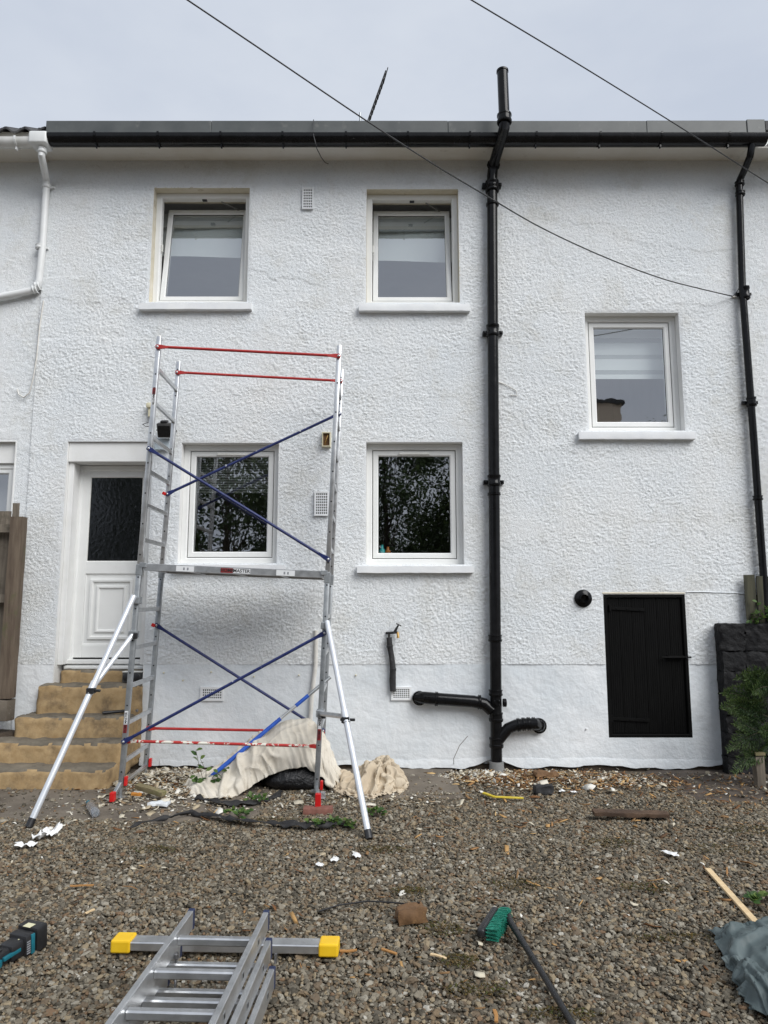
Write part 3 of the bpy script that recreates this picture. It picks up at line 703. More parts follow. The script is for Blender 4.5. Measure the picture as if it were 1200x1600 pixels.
# left branch
bl = [P(655, 1090, D + .03), P(655, 1090, D - .05), P(663, 1090, PY - .01), P(685, 1092, PY), P(740, 1096, PY), P(757, 1100, PY), P(768, 1110, PY)]
MB().tube(bl, R_ + .002, 18).build('branch_pipe', M['blackgloss'], soil, smooth=40)
MB().lathe(P(655, 1090, D - .005), (0, -1, 0), [(0, R_ + .012), (.05, R_ + .014), (.055, R_)], 18).build('collar', M['blackgloss'], soil, smooth=40)
for x, y in ((682, 1092), (749, 1097)):
    g = MB(); pipe_collar(g, P(x, y, PY), (1, 0, -.06), R_ + .002, .03); g.build('collar', M['blackgloss'], soil, smooth=40)
p = P(777, 1098, PY - R_ - .02); MB().lathe(p + Vector((0, .03, 0)), (0, -1, 0), [(0, .034), (.02, .034), (.03, .028), (.03, .018), (.022, .016), (.022, 0)], 16).build('access_cap', M['blackgloss'], soil, smooth=40)
p = P(786, 1098, PY); MB().lathe(p, (1, 0, 0), [(0, .04), (.03, .04), (.034, .03), (.034, 0)], 14).build('access_cap', M['blackgloss'], soil, smooth=40)
# right branch, ribbed connector
br = [P(841, 1133, D + .03), P(841, 1133, D - .05), P(836, 1131, PY - .02), P(822, 1131, PY), P(806, 1133, PY), P(794, 1138, PY), P(784, 1150, PY), P(776, 1160, PY)]
MB().tube(br, R_ - .002, 18).build('branch_pipe', M['blackgloss'], soil, smooth=40)
MB().lathe(P(841, 1133, D - .01), (0, -1, 0), [(0, R_ + .016), (.045, R_ + .018), (.05, R_)], 18).build('collar', M['blackgloss'], soil, smooth=40)
for x, y in ((834, 1131), (826, 1131), (818, 1131.5), (810, 1132.5)):
    g = MB(); pipe_collar(g, P(x, y, PY), (1, 0, .05), R_ - .004, .03); g.build('collar', M['blackgloss'], soil, smooth=40)

# ---- rainwater downpipe at the right
QY = D - .07; r2 = .036
dp = [P(1175, 216, 6.74), P(1174, 232, 6.74), P(1172, 244, 6.76), P(1163, 266, 6.93), P(1156, 281, QY - .01), P(1155, 292, QY), P(1160, 450, QY), P(1172, 610, QY), P(1178, 690, QY), P(1193, 900, QY), P(1199, 1010, QY)]
dpo = MB().tube(dp, r2, 14).build('downpipe', M['blackgloss'], house, smooth=40); dpo['label'] = 'thin black rainwater downpipe near the right edge of the house'
for (x, y, l, pr) in ((1155.5, 287, .05, 0), (1156.5, 303, .05, 0), (1164, 458, .14, 1), (1174, 628, .10, 1), (1184, 778, .05, 0)):
    g = MB(); c = P(x, y, QY); pipe_collar(g, c, (0, 0, 1), r2, l)
    if pr: g.cbox((c.x, QY + .035, c.z), (.16, .03, .03))
    g.build('collar', M['blackgloss'], dpo, smooth=40)

# ---- grilles
def grille(px, nx, nz, Y=D - .006):
    xa, xb, yt, yb = px; a = P(xa, yb, Y); b = P(xb, yt, Y); x0, x1, z0, z1 = a.x, b.x, a.z, b.z
    bw_ = min((x1 - x0) * .10, .02); g = MB(); y0, y1 = Y - .012, Y + .008
    g.box((x0, y0, z0), (x0 + bw_, y1, z1)).box((x1 - bw_, y0, z0), (x1, y1, z1)).box((x0 + bw_, y0, z0), (x1 - bw_, y1, z0 + bw_)).box((x0 + bw_, y0, z1 - bw_), (x1 - bw_, y1, z1))
    ix0, ix1, iz0, iz1 = x0 + bw_, x1 - bw_, z0 + bw_, z1 - bw_
    cw = (ix1 - ix0) / nx; ch = (iz1 - iz0) / nz; t = .18
    for i in range(nx + 1):
        c = ix0 + i * cw; g.box((max(ix0, c - cw * t), y0 + .003, iz0), (min(ix1, c + cw * t), y1, iz1))
    for j in range(nz + 1):
        c = iz0 + j * ch; g.box((ix0, y0 + .0035, max(iz0, c - ch * t)), (ix1, y1, min(iz1, c + ch * t)))
    o = g.build('air_vent', M['sill'], house); 
    MB().box((ix0, Y - .0015, iz0), (ix1, Y + .006, iz1)).build('vent_shade', M['hole_shade'], o)  # solid black slab painted as the shade behind the vent bars
    return o
grille((472, 490, 294, 327), 5, 7, D - .021); grille((491, 514, 768, 806), 6, 8, D - .021); grille((313, 350, 1073, 1095), 10, 4, D - .012); grille((611, 643, 1073, 1094), 8, 5, D - .012)
c = P(911, 935, D - .01)
rv = MB().lathe(c, (0, -1, 0), [(0, .088), (.012, .088), (.02, .08), (.03, .055), (.034, .05), (.06, .048), (.064, .040), (.045, .036), (.02, .03), (.02, 0)], 24).build('round_outlet', M['blackgloss'], house, smooth=35)
rv['label'] = 'round black pipe outlet beside the hatch'
# small screw plugs and fixings left in the plinth
for x, y in ((256, 1051), (286, 1063), (467, 1055), (397, 1057), (556, 1055), (916, 1139), (330, 1050)):
    p = P(x, y, D - .006); MB().lathe(p, (0, -1, 0), [(0, .009), (.012, .008), (.016, 0)], 7).build('wall_plug', M['cream'] if x != 916 else M['paper'], house)
# pipe stub painted white beside the scaffold
g = MB().tube([P(494, 985, D - .02), P(493, 1040, D - .02), P(487, 1090, D - .02), P(485, 1125, D - .02)], .022, 10); g.build('conduit', M['cablewhite'], house, smooth=40)

# ---- tap and its lagged pipe
t_ = P(609, 1000, D - .05)
lag = [P(608, 996, D - .05), P(609, 1010, D - .05), P(612, 1026, D - .055), P(614, 1046, D - .05), P(613.5, 1062, D - .045), P(614, 1080, D - .045)]
tp = thing('garden_tap', 'brass garden tap on black lagged pipe on the house wall below the middle window', 'tap', (t_.x, D, P(614, 1080).z))
MB().tube(lag, [.026, .028, .027, .030, .032, .030], 12).build('pipe_lagging', M['foam'], tp, smooth=50)
for i in (1, 3): MB().lathe(lag[i], (0, .0, 1), [(-.014, .029), (-.01, .033), (.01, .033), (.014, .029)], 12).build('tape', M['blackplastic'], tp)
a = P(608, 996, D - .05); b = P(608, 989, D - .05); c = P(621, 988, D - .07); e = P(617, 987, D - .06); k = P(623, 976, D - .075)
MB().tube([a, b], .012, 8).tube([P(604, 989, D - .01), b, c], .013, 10).build('tap_body', M['foam'], tp, smooth=40)
MB().tube([c, P(622, 993, D - .08), P(622, 997, D - .08)], [.012, .012, .014], 10).build('spout', M['brass'], tp, smooth=40)
MB().tube([e, P(620, 981, D - .07), k], [.016, .012, .007], 8).build('tap_spindle', M['blackplastic'], tp, smooth=40)
d_ = Vector((.026, 0, -.012)); MB().tube([k - d_, k + d_], .006, 8).build('tap_handle', M['blackplastic'], tp)

g = MB(); xs = np.linspace(P(1072, 928).x, P(1163, 928).x, 26)
g.tube([(x, D - .014, P(1100, 926).z + .012 * noise2(np.array([x]), np.array([0.]), .14, 4)[0]) for x in xs], .006, 6).build('render_ridge', M['plinth'], house, smooth=60)

# ================================================================== NEIGHBOUR ON THE LEFT
nl = thing('neighbour_house', 'white roughcast house with dark tiled roof and white gutter at the left edge', 'house', (XL - 1.5, D, 0))
NW = opening(-100, 17, 690, 900)
wall_mesh('wall', XL - 2.2, XL - .004, 0.0, 6.46, [NW], M['roughcast'], nl, res=.012, Y=D + .012)
MB().box((XL - 2.2, D + .3, 0), (XL - .01, D + 5, 6.4)).build('inner_wall', M['interior'], nl)
x0, x1, z0, z1 = NW
g = MB(); ring(g, x0, x1, z0, z1 - .22, .06, D + .08, D + .15); nwin = g.build('window', M['upvc'], nl, smooth=30)
g = MB(); ring(g, x0 + .055, x1 - .055, z0 + .055, z1 - .275, .05, D + .09, D + .14); g.build('sash', M['upvc'], nwin, smooth=30)
MB().box((x0, D + .05, z1 - .22), (x1, D + .2, z1)).build('lintel', M['reveal'], nwin, bevel=.004)
MB().add([(x0 + .1, D + .115, z0 + .1), (x1 - .1, D + .115, z0 + .1), (x1 - .1, D + .115, z1 - .32), (x0 + .1, D + .115, z1 - .32)], [(0, 1, 2, 3)]).build('pane', M['glass'], nwin)
g = MB().box((x1, D, z0), (x1 + .012, D + .3, z1)).box((x0, D, z1), (x1 + .012, D + .3, z1 + .012)); g.build('reveal', M['reveal'], nwin)
MB().box((XL - 2.2, 6.86, 6.43), (XL - .021, D + .05, 6.455)).build('soffit', M['soffit'], nl)
MB().box((XL - 2.2, 6.838, 6.42), (xe0 - .005, 6.859, 6.60)).build('fascia', M['soffit'], nl)
wg = gutter('gutter', XL - 2.2, P(60, 222, GY).x, GY + .01, P(40, 212, GY - .07).z - .01, .066, M['whitegutter'], nl, [P(x, 222, GY).x for x in (-60, 27)], M['whitepipe'])
zc = P(66, 222, GY).z
g = MB().box((P(50, 222, GY).x, GY - .085, zc - .06), (P(78, 222, GY).x, GY + .085, zc + .075)); g.build('gutter_outlet', M['whitepipe'], wg, bevel=.02, seg=3, smooth=40)
QW = D - .05; rw = .036
wp = [P(66, 226, GY), P(65, 244, GY), P(67, 254, GY + .05), P(72, 278, QW - .03), P(73, 288, QW), P(72, 300, QW), P(66.5, 385, QW), P(61, 438, QW), P(58, 449, QW), P(50, 454, QW), P(0, 464, QW), P(-60, 474, QW)]
wpo = MB().tube(wp, rw, 14).build('downpipe', M['whitepipe'], nl, smooth=40); wpo['label'] = 'white downpipe bending off to the left'
for (x, y) in ((66, 236), (73, 291), (62.5, 386), (59, 447), (55, 452)):
    g = MB(); i = (x, y); d = (0, 0, 1) if y < 440 else (1, 0, .25); c_ = P(x, y, GY if y < 250 else QW); pipe_collar(g, c_, d, rw - .002, .05)
    if y in (291, 386): g.cbox((c_.x + .02, QW + .03, c_.z), (.11, .03, .02))
    g.build('collar', M['whitepipe'], wpo, smooth=40)
# pantiles along the eaves
tile_me = None
for i in range(9):
    for j in range(2):
        xx = P(74, 205, 6.8).x - .02 - i * .205
        if tile_me is None:
            g = MB(); rows = []; 
            for t in (0, .38):
                rows.append([(u * .22 - .22, t * .84, t * .54 + .028 * math.cos(2 * math.pi * u)) for u in np.linspace(0, 1, 9)])
            low = [[(a, b, c - .022) for a, b, c in r] for r in rows]
            g.sheet(rows); g.sheet(low); g.sheet([rows[0], low[0]]); g.sheet([rows[1], low[1]])
            o = g.build('roof_tile', M['tile'], nl, world=False, smooth=40); tile_me = o.data
        else:
            o = bpy.data.objects.new('roof_tile', tile_me); COL.objects.link(o); o.parent = nl
        o.location = (xx - (XL - 1.5), 6.775 - D + j * .29, P(40, 203, 6.78).z + .01 + j * .20)
MB().prism([Vector((XL - 2.2, 6.87, 6.57)), Vector((XL - 2.2, 10.4, 8.75)), Vector((XL - 2.2, 13.8, 6.4))], (0, 0, 0), (xe0 - .04 - XL + 2.2, 0, 0)).build('roof', M['tile'], nl)

# ================================================================== NEIGHBOUR ON THE RIGHT
nr = thing('neighbour_house', 'white roughcast house beyond the thin black downpipe at the right edge', 'house', (XR + 1.0, D, 0))
wall_mesh('wall', XR + .004, XR + 2.2, 0.0, 6.46, [], M['roughcast'], nr, res=.012, Y=D + .010)
MB().box((XR + .021, 6.862, 6.443), (XR + 2.2, D + .05, 6.468)).build('soffit', M['soffit'], nr)
MB().box((XR + .021, 6.838, 6.42), (XR + 2.2, 6.859, 6.62)).build('fascia', M['soffit'], nr)
gutter('gutter', P(1197, 215, GY).x, XR + 2.2, GY, zg_top - .02, .07, M['whitegutter'], nr, [], M['whitepipe'])
MB().prism([Vector((xe1 + .01, 6.80, 6.60)), Vector((xe1 + .01, 6.80, zt_ - .0)), Vector((xe1 + .01, 10.4, zt_ + 1.7)), Vector((xe1 + .01, 13.8, 6.5))], (0, 0, 0), (2.0, 0, 0)).build('roof', M['tile'], nr)

# ================================================================== ENTRANCE STEPS
XS = -2.41
st_ = thing('entrance_steps', 'tan painted concrete steps with worn grey treads rising to the white door', 'steps', (-3.3, 6.7, 0))
def step(x0, x1, y0, y1, z0, z1, seed):
    V, F = rough_box((x0, y0, z0), (x1, y1, z1), .03, .010, .08, seed)
    o = mesh_np('step', V, F, [M['step'], M['tread']], st_, smooth=True)
    nrm = np.zeros(len(o.data.polygons) * 3, np.float32); o.data.polygons.foreach_get('normal', nrm); nz_ = nrm.reshape(-1, 3)[:, 2]
    o.data.polygons.foreach_set('material_index', (nz_ > .6).astype(np.int32))
    return o
step(-5.0, XS, 6.35, 6.72, -.05, .182, 1); step(-4.6, XS + .005, 6.58, 6.92, .02, .362, 2); step(P(20, 1135, 6.8).x, XS - .003, 6.80, 7.14, .05, .552, 3)
step(P(56, 1090, 7.0).x, XS + .02, 7.0, 7.34, .1, .828, 4); step(DOOR[0] + .01, DOOR[1] - .01, 7.19, 7.5, .5, zt - .05, 5)
V, F = rough_box((-4.8, 6.83, -.05), (P(19, 1135, 6.8).x, 7.08, .40), .05, .012, .1, 9)
mesh_np('side_kerb', V, F, M['soil'], st_, smooth=True)

# ================================================================== TIMBER FENCE, LEFT
fe = thing('timber_fence', 'weathered timber fence with a thick post at the left edge beside the steps', 'fence', (-4.0, 6.88, 0))
FY = 6.86
p = P(15, 806, FY - .055); q = P(35.5, 806, FY - .055)
def rbox(name, a, b, res, amp, ns, mat, parent, seed, smooth=False):
    V, F = rough_box(a, b, res, amp, ns, seed); return mesh_np(name, V, F, mat, parent, smooth=smooth)
zb_ = P(15, 1092, FY).z
rbox('post', (p.x, FY - .055, zb_), (q.x, FY + .06, p.z), .05, .004, .2, M['wood'], fe, 3)
rbox('post_base', (p.x - .06, FY - .08, .5), (q.x - .01, FY + .09, zb_ - .002), .06, .006, .1, M['slab'], fe, 5)
xb = P(17, 800, FY + .08).x
for i in range(7):
    zt2 = P(0, 788 if i % 2 == 0 else 795, FY + .08).z + rnd.uniform(-.02, .02); dy = .075 if i % 2 == 0 else .10
    if i == 0:
        rbox('board', (xb + .005, FY + .09, .55), (xb + .075, FY + .11, P(24, 786, FY + .1).z), .08, .002, .2, M['wood2'], fe, 20)
        continue
    rbox('board', (xb - .135 * i, FY + dy, .55), (xb - .135 * i + .125, FY + dy + .02, zt2), .08, .002, .2, M['wood2'], fe, 20 + i)
for y_ in (826, 935, 1045):
    z_ = P(5, y_, FY + .03).z; rbox('rail', (xb - 1.0, FY + .0, z_ - .045), (p.x - .004, FY + .07, z_ + .045), .08, .004, .2, M['wood2'], fe, 31 + y_)

# ================================================================== BLACK STONE WALL, RIGHT
bw_ = thing('stone_wall', 'black painted stone block garden wall at the right edge behind the conifer', 'wall', (4.3, 6.98, 0))
BY = 6.93; wx0 = P(1131, 1080, BY).x; wz1 = P(1160, 974, BY).z
MB().box((wx0 + .02, BY + .03, -.05), (5.6, D - .01, wz1 - .02)).build('mortar', M['mortar'], bw_)
z = -.04; row = 0
hts = [.20, .22, .17, .21, .20, .19, .23, .0]
while z < wz1 - .03:
    h = min(hts[row], wz1 - z) if row < 7 else wz1 - z
    if wz1 - (z + h) < .09: h = wz1 - z
    x = wx0 + rnd.uniform(-.006, .006); first = True
    while x < 5.5:
        w = (.235 if row % 2 else .25) if first else rnd.uniform(.3, .52)
        V, F = rough_box((x + .002, BY + rnd.uniform(-.012, .006), z + .002), (min(x + w, 5.6) - .004, BY + .12, z + h - .002), .022, .010, .035, rnd.randrange(9999), .25)
        mesh_np('stone', V, F, M['stone'], bw_, smooth=True); x += w; first = False
    z += h; row += 1
rf = thing('board_fence', 'dark mossy upright boards above the black stone wall at the right edge', 'fence', (4.3, 7.0, wz1))
for i in range(6):
    xx = P(1166, 940, 7.0).x + i * .118; dz = rnd.uniform(-.015, .015)
    rbox('board', (xx, 7.0 + (.0 if i % 2 else .012), wz1 + .004), (xx + .112, 7.02 + (.0 if i % 2 else .012), P(1180, 898, 7.0).z + dz), .08, .002, .2, M['wooddark'], rf, 60 + i)
rbox('rail', (P(1166, 940, 7.0).x + .02, 7.035, wz1 + .2), (5.6, 7.07, wz1 + .28), .08, .003, .2, M['wooddark'], rf, 77)
rp = thing('timber_post', 'short grey weathered timber post under the conifer by the stone wall', 'post', (P(1187, 1240, 6.45).x, 6.45, 0))
a = P(1187, 1210, 6.45); rbox('shaft', (a.x - .045, 6.41, -.02), (a.x + .04, 6.49, P(1187, 1180, 6.45).z), .04, .004, .1, M['wood2'], rp, 5)
rbox('cap', (a.x - .05, 6.405, P(1187, 1180, 6.45).z + .002), (a.x + .045, 6.495, P(1187, 1174, 6.45).z), .04, .003, .1, M['mossywood'], rp, 6)

# ================================================================== SCAFFOLD TOWER
TW, TD, TH, TH1 = 1.628, .669, 3.91, 1.832
tower = thing('scaffold_tower', 'narrow aluminium scaffold tower with blue braces and red rails in front of the house', 'scaffold', (-2.194, 6.072, .101), (rad(.40), rad(2.36), rad(1.69)))
TM = ROOT[tower]; TI = TM.inverted()
def TL(x, y, ly=0.0):
    """point of the tower's own plane local-y = ly that lies along a sight line"""
    o = TI @ Vector((0, 0, CAM_H)); d = TI.to_3x3() @ ray(x, y); return o + d * ((ly - o.y) / d.y)
def text_mesh(body, size, T, name, mat, parent, bold=.0):
    cu = bpy.data.curves.new('t', 'FONT'); cu.body = body; cu.size = size; cu.align_x = 'CENTER'; cu.align_y = 'CENTER'; cu.extrude = .0004; cu.offset = bold
    cu.resolution_u = 3
    to = bpy.data.objects.new('t', cu); COL.objects.link(to)
    me = bpy.data.meshes.new_from_object(to); COL.objects.unlink(to); bpy.data.objects.remove(to)
    me.transform(T); me.materials.clear(); me.materials.append(mat); me.name = name
    o = bpy.data.objects.new(name, me); COL.objects.link(o); o.parent = parent; ROOT[o] = ROOT[parent]; return o
FACE = Matrix.Rotation(rad(90), 4, 'X')          # text standing up, facing -y
PW, PWY = .043, .043
rung_up = [TH1 + .02 + .283 * k for k in range(8)]
def end_frame(lx, side):
    z_r_lo = [TL(x, y, 0).z for x, y in ((196, 1190), (204, 1130), (209, 1072), (213, 1012), (217, 953))]
    z_r_up = [TL(x, y, 0).z for x, y in ((232, 843), (236, 789), (240, 736), (243, 683), (247, 629), (249, 575))]
    for nm, za, zb_, rz in (('end_frame', 0.0, TH1 - .02, z_r_lo), ('end_frame', TH1 - .018, TH, z_r_up)):
        g = MB().bar((lx, 0, za), (lx, 0, zb_), PW, PWY, (0, 1, 0)); fr = g.build(nm, M['galv'] if za == 0 else M['alu'], tower, world=False, bevel=.008, seg=2, smooth=40)
        MB().bar((lx, TD, za), (lx, TD, zb_), PW, PWY, (0, 1, 0)).build('post', M['galv'] if za == 0 else M['alu'], fr, world=False, bevel=.008, seg=2, smooth=40)
        for z in rz:
            MB().box((lx - .013, PWY / 2 - .002, z - .018), (lx + .013, TD - PWY / 2 + .002, z + .018)).build('rung', M['alu'], fr, world=False, bevel=.003)
            for yy in (PWY / 2 + .004, TD - PWY / 2 - .004): MB().box((lx - .017, yy - .004, z - .022), (lx + .017, yy + .004, z + .022)).build('weld', M['alu'], fr, world=False, bevel=.002)
        # black discs on the outward faces, painted as the shade inside pin holes
        for z in np.arange(za + .12, zb_ - .05, .27):
            for yy in (-PWY / 2 - .0006, TD - PWY / 2 - .0006):
                MB().lathe((lx, yy + .001, z), (0, -1, 0), [(0, .0075), (.001, .0075), (.001, 0)], 10).build('pin_hole_shade', M['hole_shade'], fr, world=False)
        if za > 0:
            for yy in (0, TD): MB().box((lx - PW / 2 - .004, yy - PWY / 2 - .004, TH1 - .075), (lx + PW / 2 + .004, yy + PWY / 2 + .004, TH1 + .02)).build('joint_sleeve', M['galv'], fr, world=False, bevel=.004)
            for yy in (0, TD): MB().tube([(lx, yy, TH), (lx, yy, TH + .01)], [.017, .015], 12).build('end_plug', M['upvc_dull'], fr, world=False)
    for z in (.02,):
        MB().box((lx - .015, PWY / 2, .0), (lx + .015, TD - PWY / 2, .03)).build('bottom_rail', M['alu'], tower, world=False, bevel=.003)
end_frame(0, -1); end_frame(TW, 1)

def brace(p0, p1, mat, r=.0135, name='brace', clips=True):
    p0, p1 = Vector(p0), Vector(p1); d = (p1 - p0).normalized()
    g = MB().tube([p0 + d * .10, p1 - d * .10], r, 10)
    o = g.build(name, mat, tower, world=False, smooth=40)
    for p, e in ((p0, d), (p1, -d)):       # flattened drilled ends
        x = e.cross(Vector((0, 1, 0))).normalized(); pts = []
        prof = [(-.018, .012), (-.012, .019), (.03, .020), (.075, r), (.11, r)]
        top = [p + e * t + x * w for t, w in prof]; bot = [p + e * t - x * w for t, w in reversed(prof)]
        poly = [v + Vector((0, -.005, 0)) for v in top + bot]
        MB().prism(poly, (0, 0, 0), (0, .010, 0)).build('flat_end', mat, o, world=False, bevel=.002)
        MB().lathe(p + Vector((0, -.0055, 0)), (0, -1, 0), [(0, .011), (.004, .011), (.006, .006), (.014, .006), (.014, 0)], 10).build('pin', M['alu'], o, world=False)
    return o
fo, ro = -PWY / 2 - .012, TD - PWY / 2 - .012
FY0, RY0 = fo, ro
def lp(x, y, ly, lx=None):
    v = TL(x, y, ly)
    if lx is not None: v.x = lx
    return v
brace(lp(238, 701, FY0, 0), lp(512, 874, FY0, TW), M['blue']); brace(lp(264, 772, RY0, 0), lp(523, 646, RY0, TW), M['blue'])
brace(lp(193, 1159, FY0, 0), lp(506, 989, FY0, TW), M['blue']); brace(lp(247, 977, RY0, 0), lp(512, 1142, RY0, TW), M['blue'])
brace(lp(252, 542, FY0, 0), lp(526, 556, FY0, TW), M['red'], .0125, 'guard_rail'); brace(lp(281, 582, RY0, 0), lp(530, 595, RY0, TW), M['red'], .0125, 'guard_rail')
brace(lp(200, 1158, FY0 + .025, 0), lp(497, 1166, FY0 + .025, TW), M['redold'], .0125, 'lower_rail'); brace(lp(232, 1138, RY0, 0), lp(505, 1143, RY0, TW), M['red'], .0125, 'lower_rail')
for (x, y) in ((264, 772), (247, 977)):
    p = lp(x, y, RY0, -.01); MB().cbox(p + Vector((-.012, -.02, 0)), (.035, .03, .03), Matrix.Rotation(.4, 3, 'Y')).build('red_clip', M['redplastic'], tower, world=False, bevel=.004)
# platform
pt = TL(370, 886.5, -.02).z; pb = TL(370, 897.5, -.02).z
pf0, pf1 = .03, TW - .03
g = MB().box((pf0, -.012, pb), (pf1, .012, pt)); plat = g.build('platform', M['alu'], tower, world=False, bevel=.003)
MB().box((pf0, TD - .012, pb), (pf1, TD + .012, pt)).build('edge_beam', M['alu'], plat, world=False, bevel=.003)
for x in (pf0 + .01, pf1 - .034): MB().box((x, .013, pb + .004), (x + .024, TD - .013, pt - .004)).build('end_beam', M['alu'], plat, world=False, bevel=.002)
for x in (.4, .8, 1.2): MB().box((x, .013, pb + .004), (x + .03, TD - .013, pb + .03)).build('cross_beam', M['alu'], plat, world=False)
MB().box((pf0, .013, pt - .016), (pf1, TD - .013, pt - .004)).build('deck_board', M['plank'], plat, world=False)
for x in (pf0, pf1):
    for yy in (0, TD): MB().box((x - .03, yy - .028, pt - .035), (x + .03, yy + .028, pt + .006)).build('deck_hook', M['galv'], plat, world=False, bevel=.004)
ph = pt - pb; pc = (pt + pb) / 2
def sticker(x0, x1, m_, hh=.9): return MB().box((x0, -.0130, pc - ph * hh / 2), (x1, -.0118, pc + ph * hh / 2)).build('sticker', M[m_], plat, world=False)
def lxof(x): return TL(x, 890, -.013).x
sticker(lxof(345), lxof(364), 'stickerred', .66); sticker(lxof(364.2), lxof(391), 'sticker', .66)
sticker(lxof(275), lxof(303), 'sticker', .78); sticker(lxof(432), lxof(461), 'sticker', .78)
text_mesh('HOME', .040, Matrix.Translation((lxof(354.6), -.0138, pc)) @ FACE, 'lettering', M['ink'], plat, .0012)
text_mesh('MASTER', .040, Matrix.Translation((lxof(377.5), -.0138, pc)) @ FACE, 'lettering', M['ink'], plat, .0008)
for x in (286, 292, 443.5, 449): MB().box((lxof(x), -.0140, pc - .012), (lxof(x + 2.6), -.0131, pc + .010)).build('sticker_print', M['stickergrey'], plat, world=False)
# name strips up the posts
for lx, ya, yb in ((0, 607, 634), (0, 1112, 1146), (TW, 1110, 1156)):
    za, zb2 = TL(240 if lx == 0 else 500, ya).z, TL(240 if lx == 0 else 500, yb).z
    up = ya < 700; yy = -PWY / 2 - .0012; w2 = .014
    zr0, zr1 = (za - (za - zb2) * .38, za) if up else (zb2, zb2 + (za - zb2) * .38)
    zw0, zw1 = (zb2, zr0) if up else (zr1, za)
    MB().box((lx - w2, yy, zr0), (lx + w2, yy + .001, zr1)).build('sticker', M['stickerred'], tower, world=False)
    MB().box((lx - w2, yy, zw0), (lx + w2, yy + .001, zw1)).build('sticker', M['sticker'], tower, world=False)
    rt = Matrix.Rotation(rad(-90 if up else 90), 4, 'Z')
    for body, a_, b_ in (('HOME', zr0, zr1), ('MASTER', zw0, zw1)):
        text_mesh(body, .026, Matrix.Translation((lx, yy - .0006, (a_ + b_) / 2)) @ FACE @ rt, 'lettering', M['ink'], tower, .0006)
# outriggers
def outrigger(topp, foot_px, s0_lz, px_mid, lx):
    a = TM @ topp; f = G(*foot_px, .012); d = (f - a)
    r = .0235
    o = MB().tube([a - d.normalized() * .03, f], r, 14).build('outrigger', M['whitetube'], tower, smooth=40)
    MB().tube([f + d.normalized() * -.06, f], [r + .003, r + .004], 12).build('rubber_foot', M['blackplastic'], o, smooth=40)
    t = px_mid; c = a + d * t
    b = TM @ Vector((lx, -.03, s0_lz))
    MB().tube([b, c], .02, 12).build('strut', M['whitetube'] if lx == 0 else M['alu'], o, smooth=40)
    x, y, dd = frame_of(d)
    MB().lathe(c - dd * .05, d, [(0, r), (0, r + .006), (.10, r + .006), (.10, r)], 12).build('sleeve', M['whitetube'], o, smooth=40)
    MB().cbox(c + Vector((.0, -.015, -.02)), (.06, .06, .045)).tube([c + Vector((-.04, -.01, -.02)), c + Vector((.075, -.02, -.02))], .012, 8).build('clamp_knob', M['blackplastic'], o, bevel=.006)
    MB().box((lx - .034, -.05, topp.z - .04), (lx + .034, .036, topp.z + .02)).build('clamp', M['galv'], o, world=False, bevel=.005)
    MB().box((lx - .034, -.05, s0_lz - .03), (lx + .034, .036, s0_lz + .03)).build('clamp', M['galv'], o, world=False, bevel=.005)
    MB().cbox((lx + .03, -.055, s0_lz - .01), (.035, .03, .05)).build('clamp_knob', M['blackplastic'], o, world=False, bevel=.005)
    return o
outrigger(TL(207, 936, -.06), (45, 1292), TL(210, 991).z, .43, 0)
outrigger(TL(512, 976, -.06), (577, 1311), TL(500, 1114).z, .485, TW)
# red levelling feet
for lx, yy in ((0, 0), (TW, 0), (0, TD), (TW, TD)):
    wz = (TM @ Vector((lx, yy, 0))).z
    zl = -wz + (.055 if (lx, yy) == (TW, 0) else .015)
    MB().tube([(lx, yy, .15), (lx, yy, zl)], .014, 10).box((lx - .045, yy - .03, zl - .004), (lx + .045, yy + .03, zl + .004)).build('levelling_foot', M['galv'], tower, world=False)
    MB().box((lx + .028, yy - .03, max(.01, zl + .01)), (lx + .052, yy + .01, max(.01, zl + .01) + .075)).build('foot_bracket', M['redplastic'], tower, world=False, bevel=.004)
p = G(176, 1245, .05); q = TM @ Vector((0, -.02, .03))
MB().bar(q, p, .03, .03).build('foot_arm', M['galv'], tower, bevel=.003); MB().cbox(p, (.04, .05, .075)).build('foot_bracket', M['redplastic'], tower, bevel=.005)
p = G(497, 1250, .09); q = TM @ Vector((TW, -.02, .04))
MB().bar(q, p + Vector((0, 0, .03)), .03, .03).build('foot_arm', M['galv'], tower, bevel=.003)
MB().cbox(p, (.045, .045, .10)).build('foot_bracket', M['redplastic'], tower, bevel=.005); MB().cbox(p + Vector((.035, .03, .03)), (.04, .035, .05)).build('foot_socket', M['clearplastic'], tower, bevel=.004)
b = G(497, 1260, .05); V, F = rough_box((b.x - .115, b.y - .05, -.01), (b.x + .115, b.y + .06, .046), .03, .003, .05, 3)
tag(mesh_np('foot_block', V, F, M['brickred'], smooth=True), 'red brown block under the right front foot of the scaffold tower', 'block')

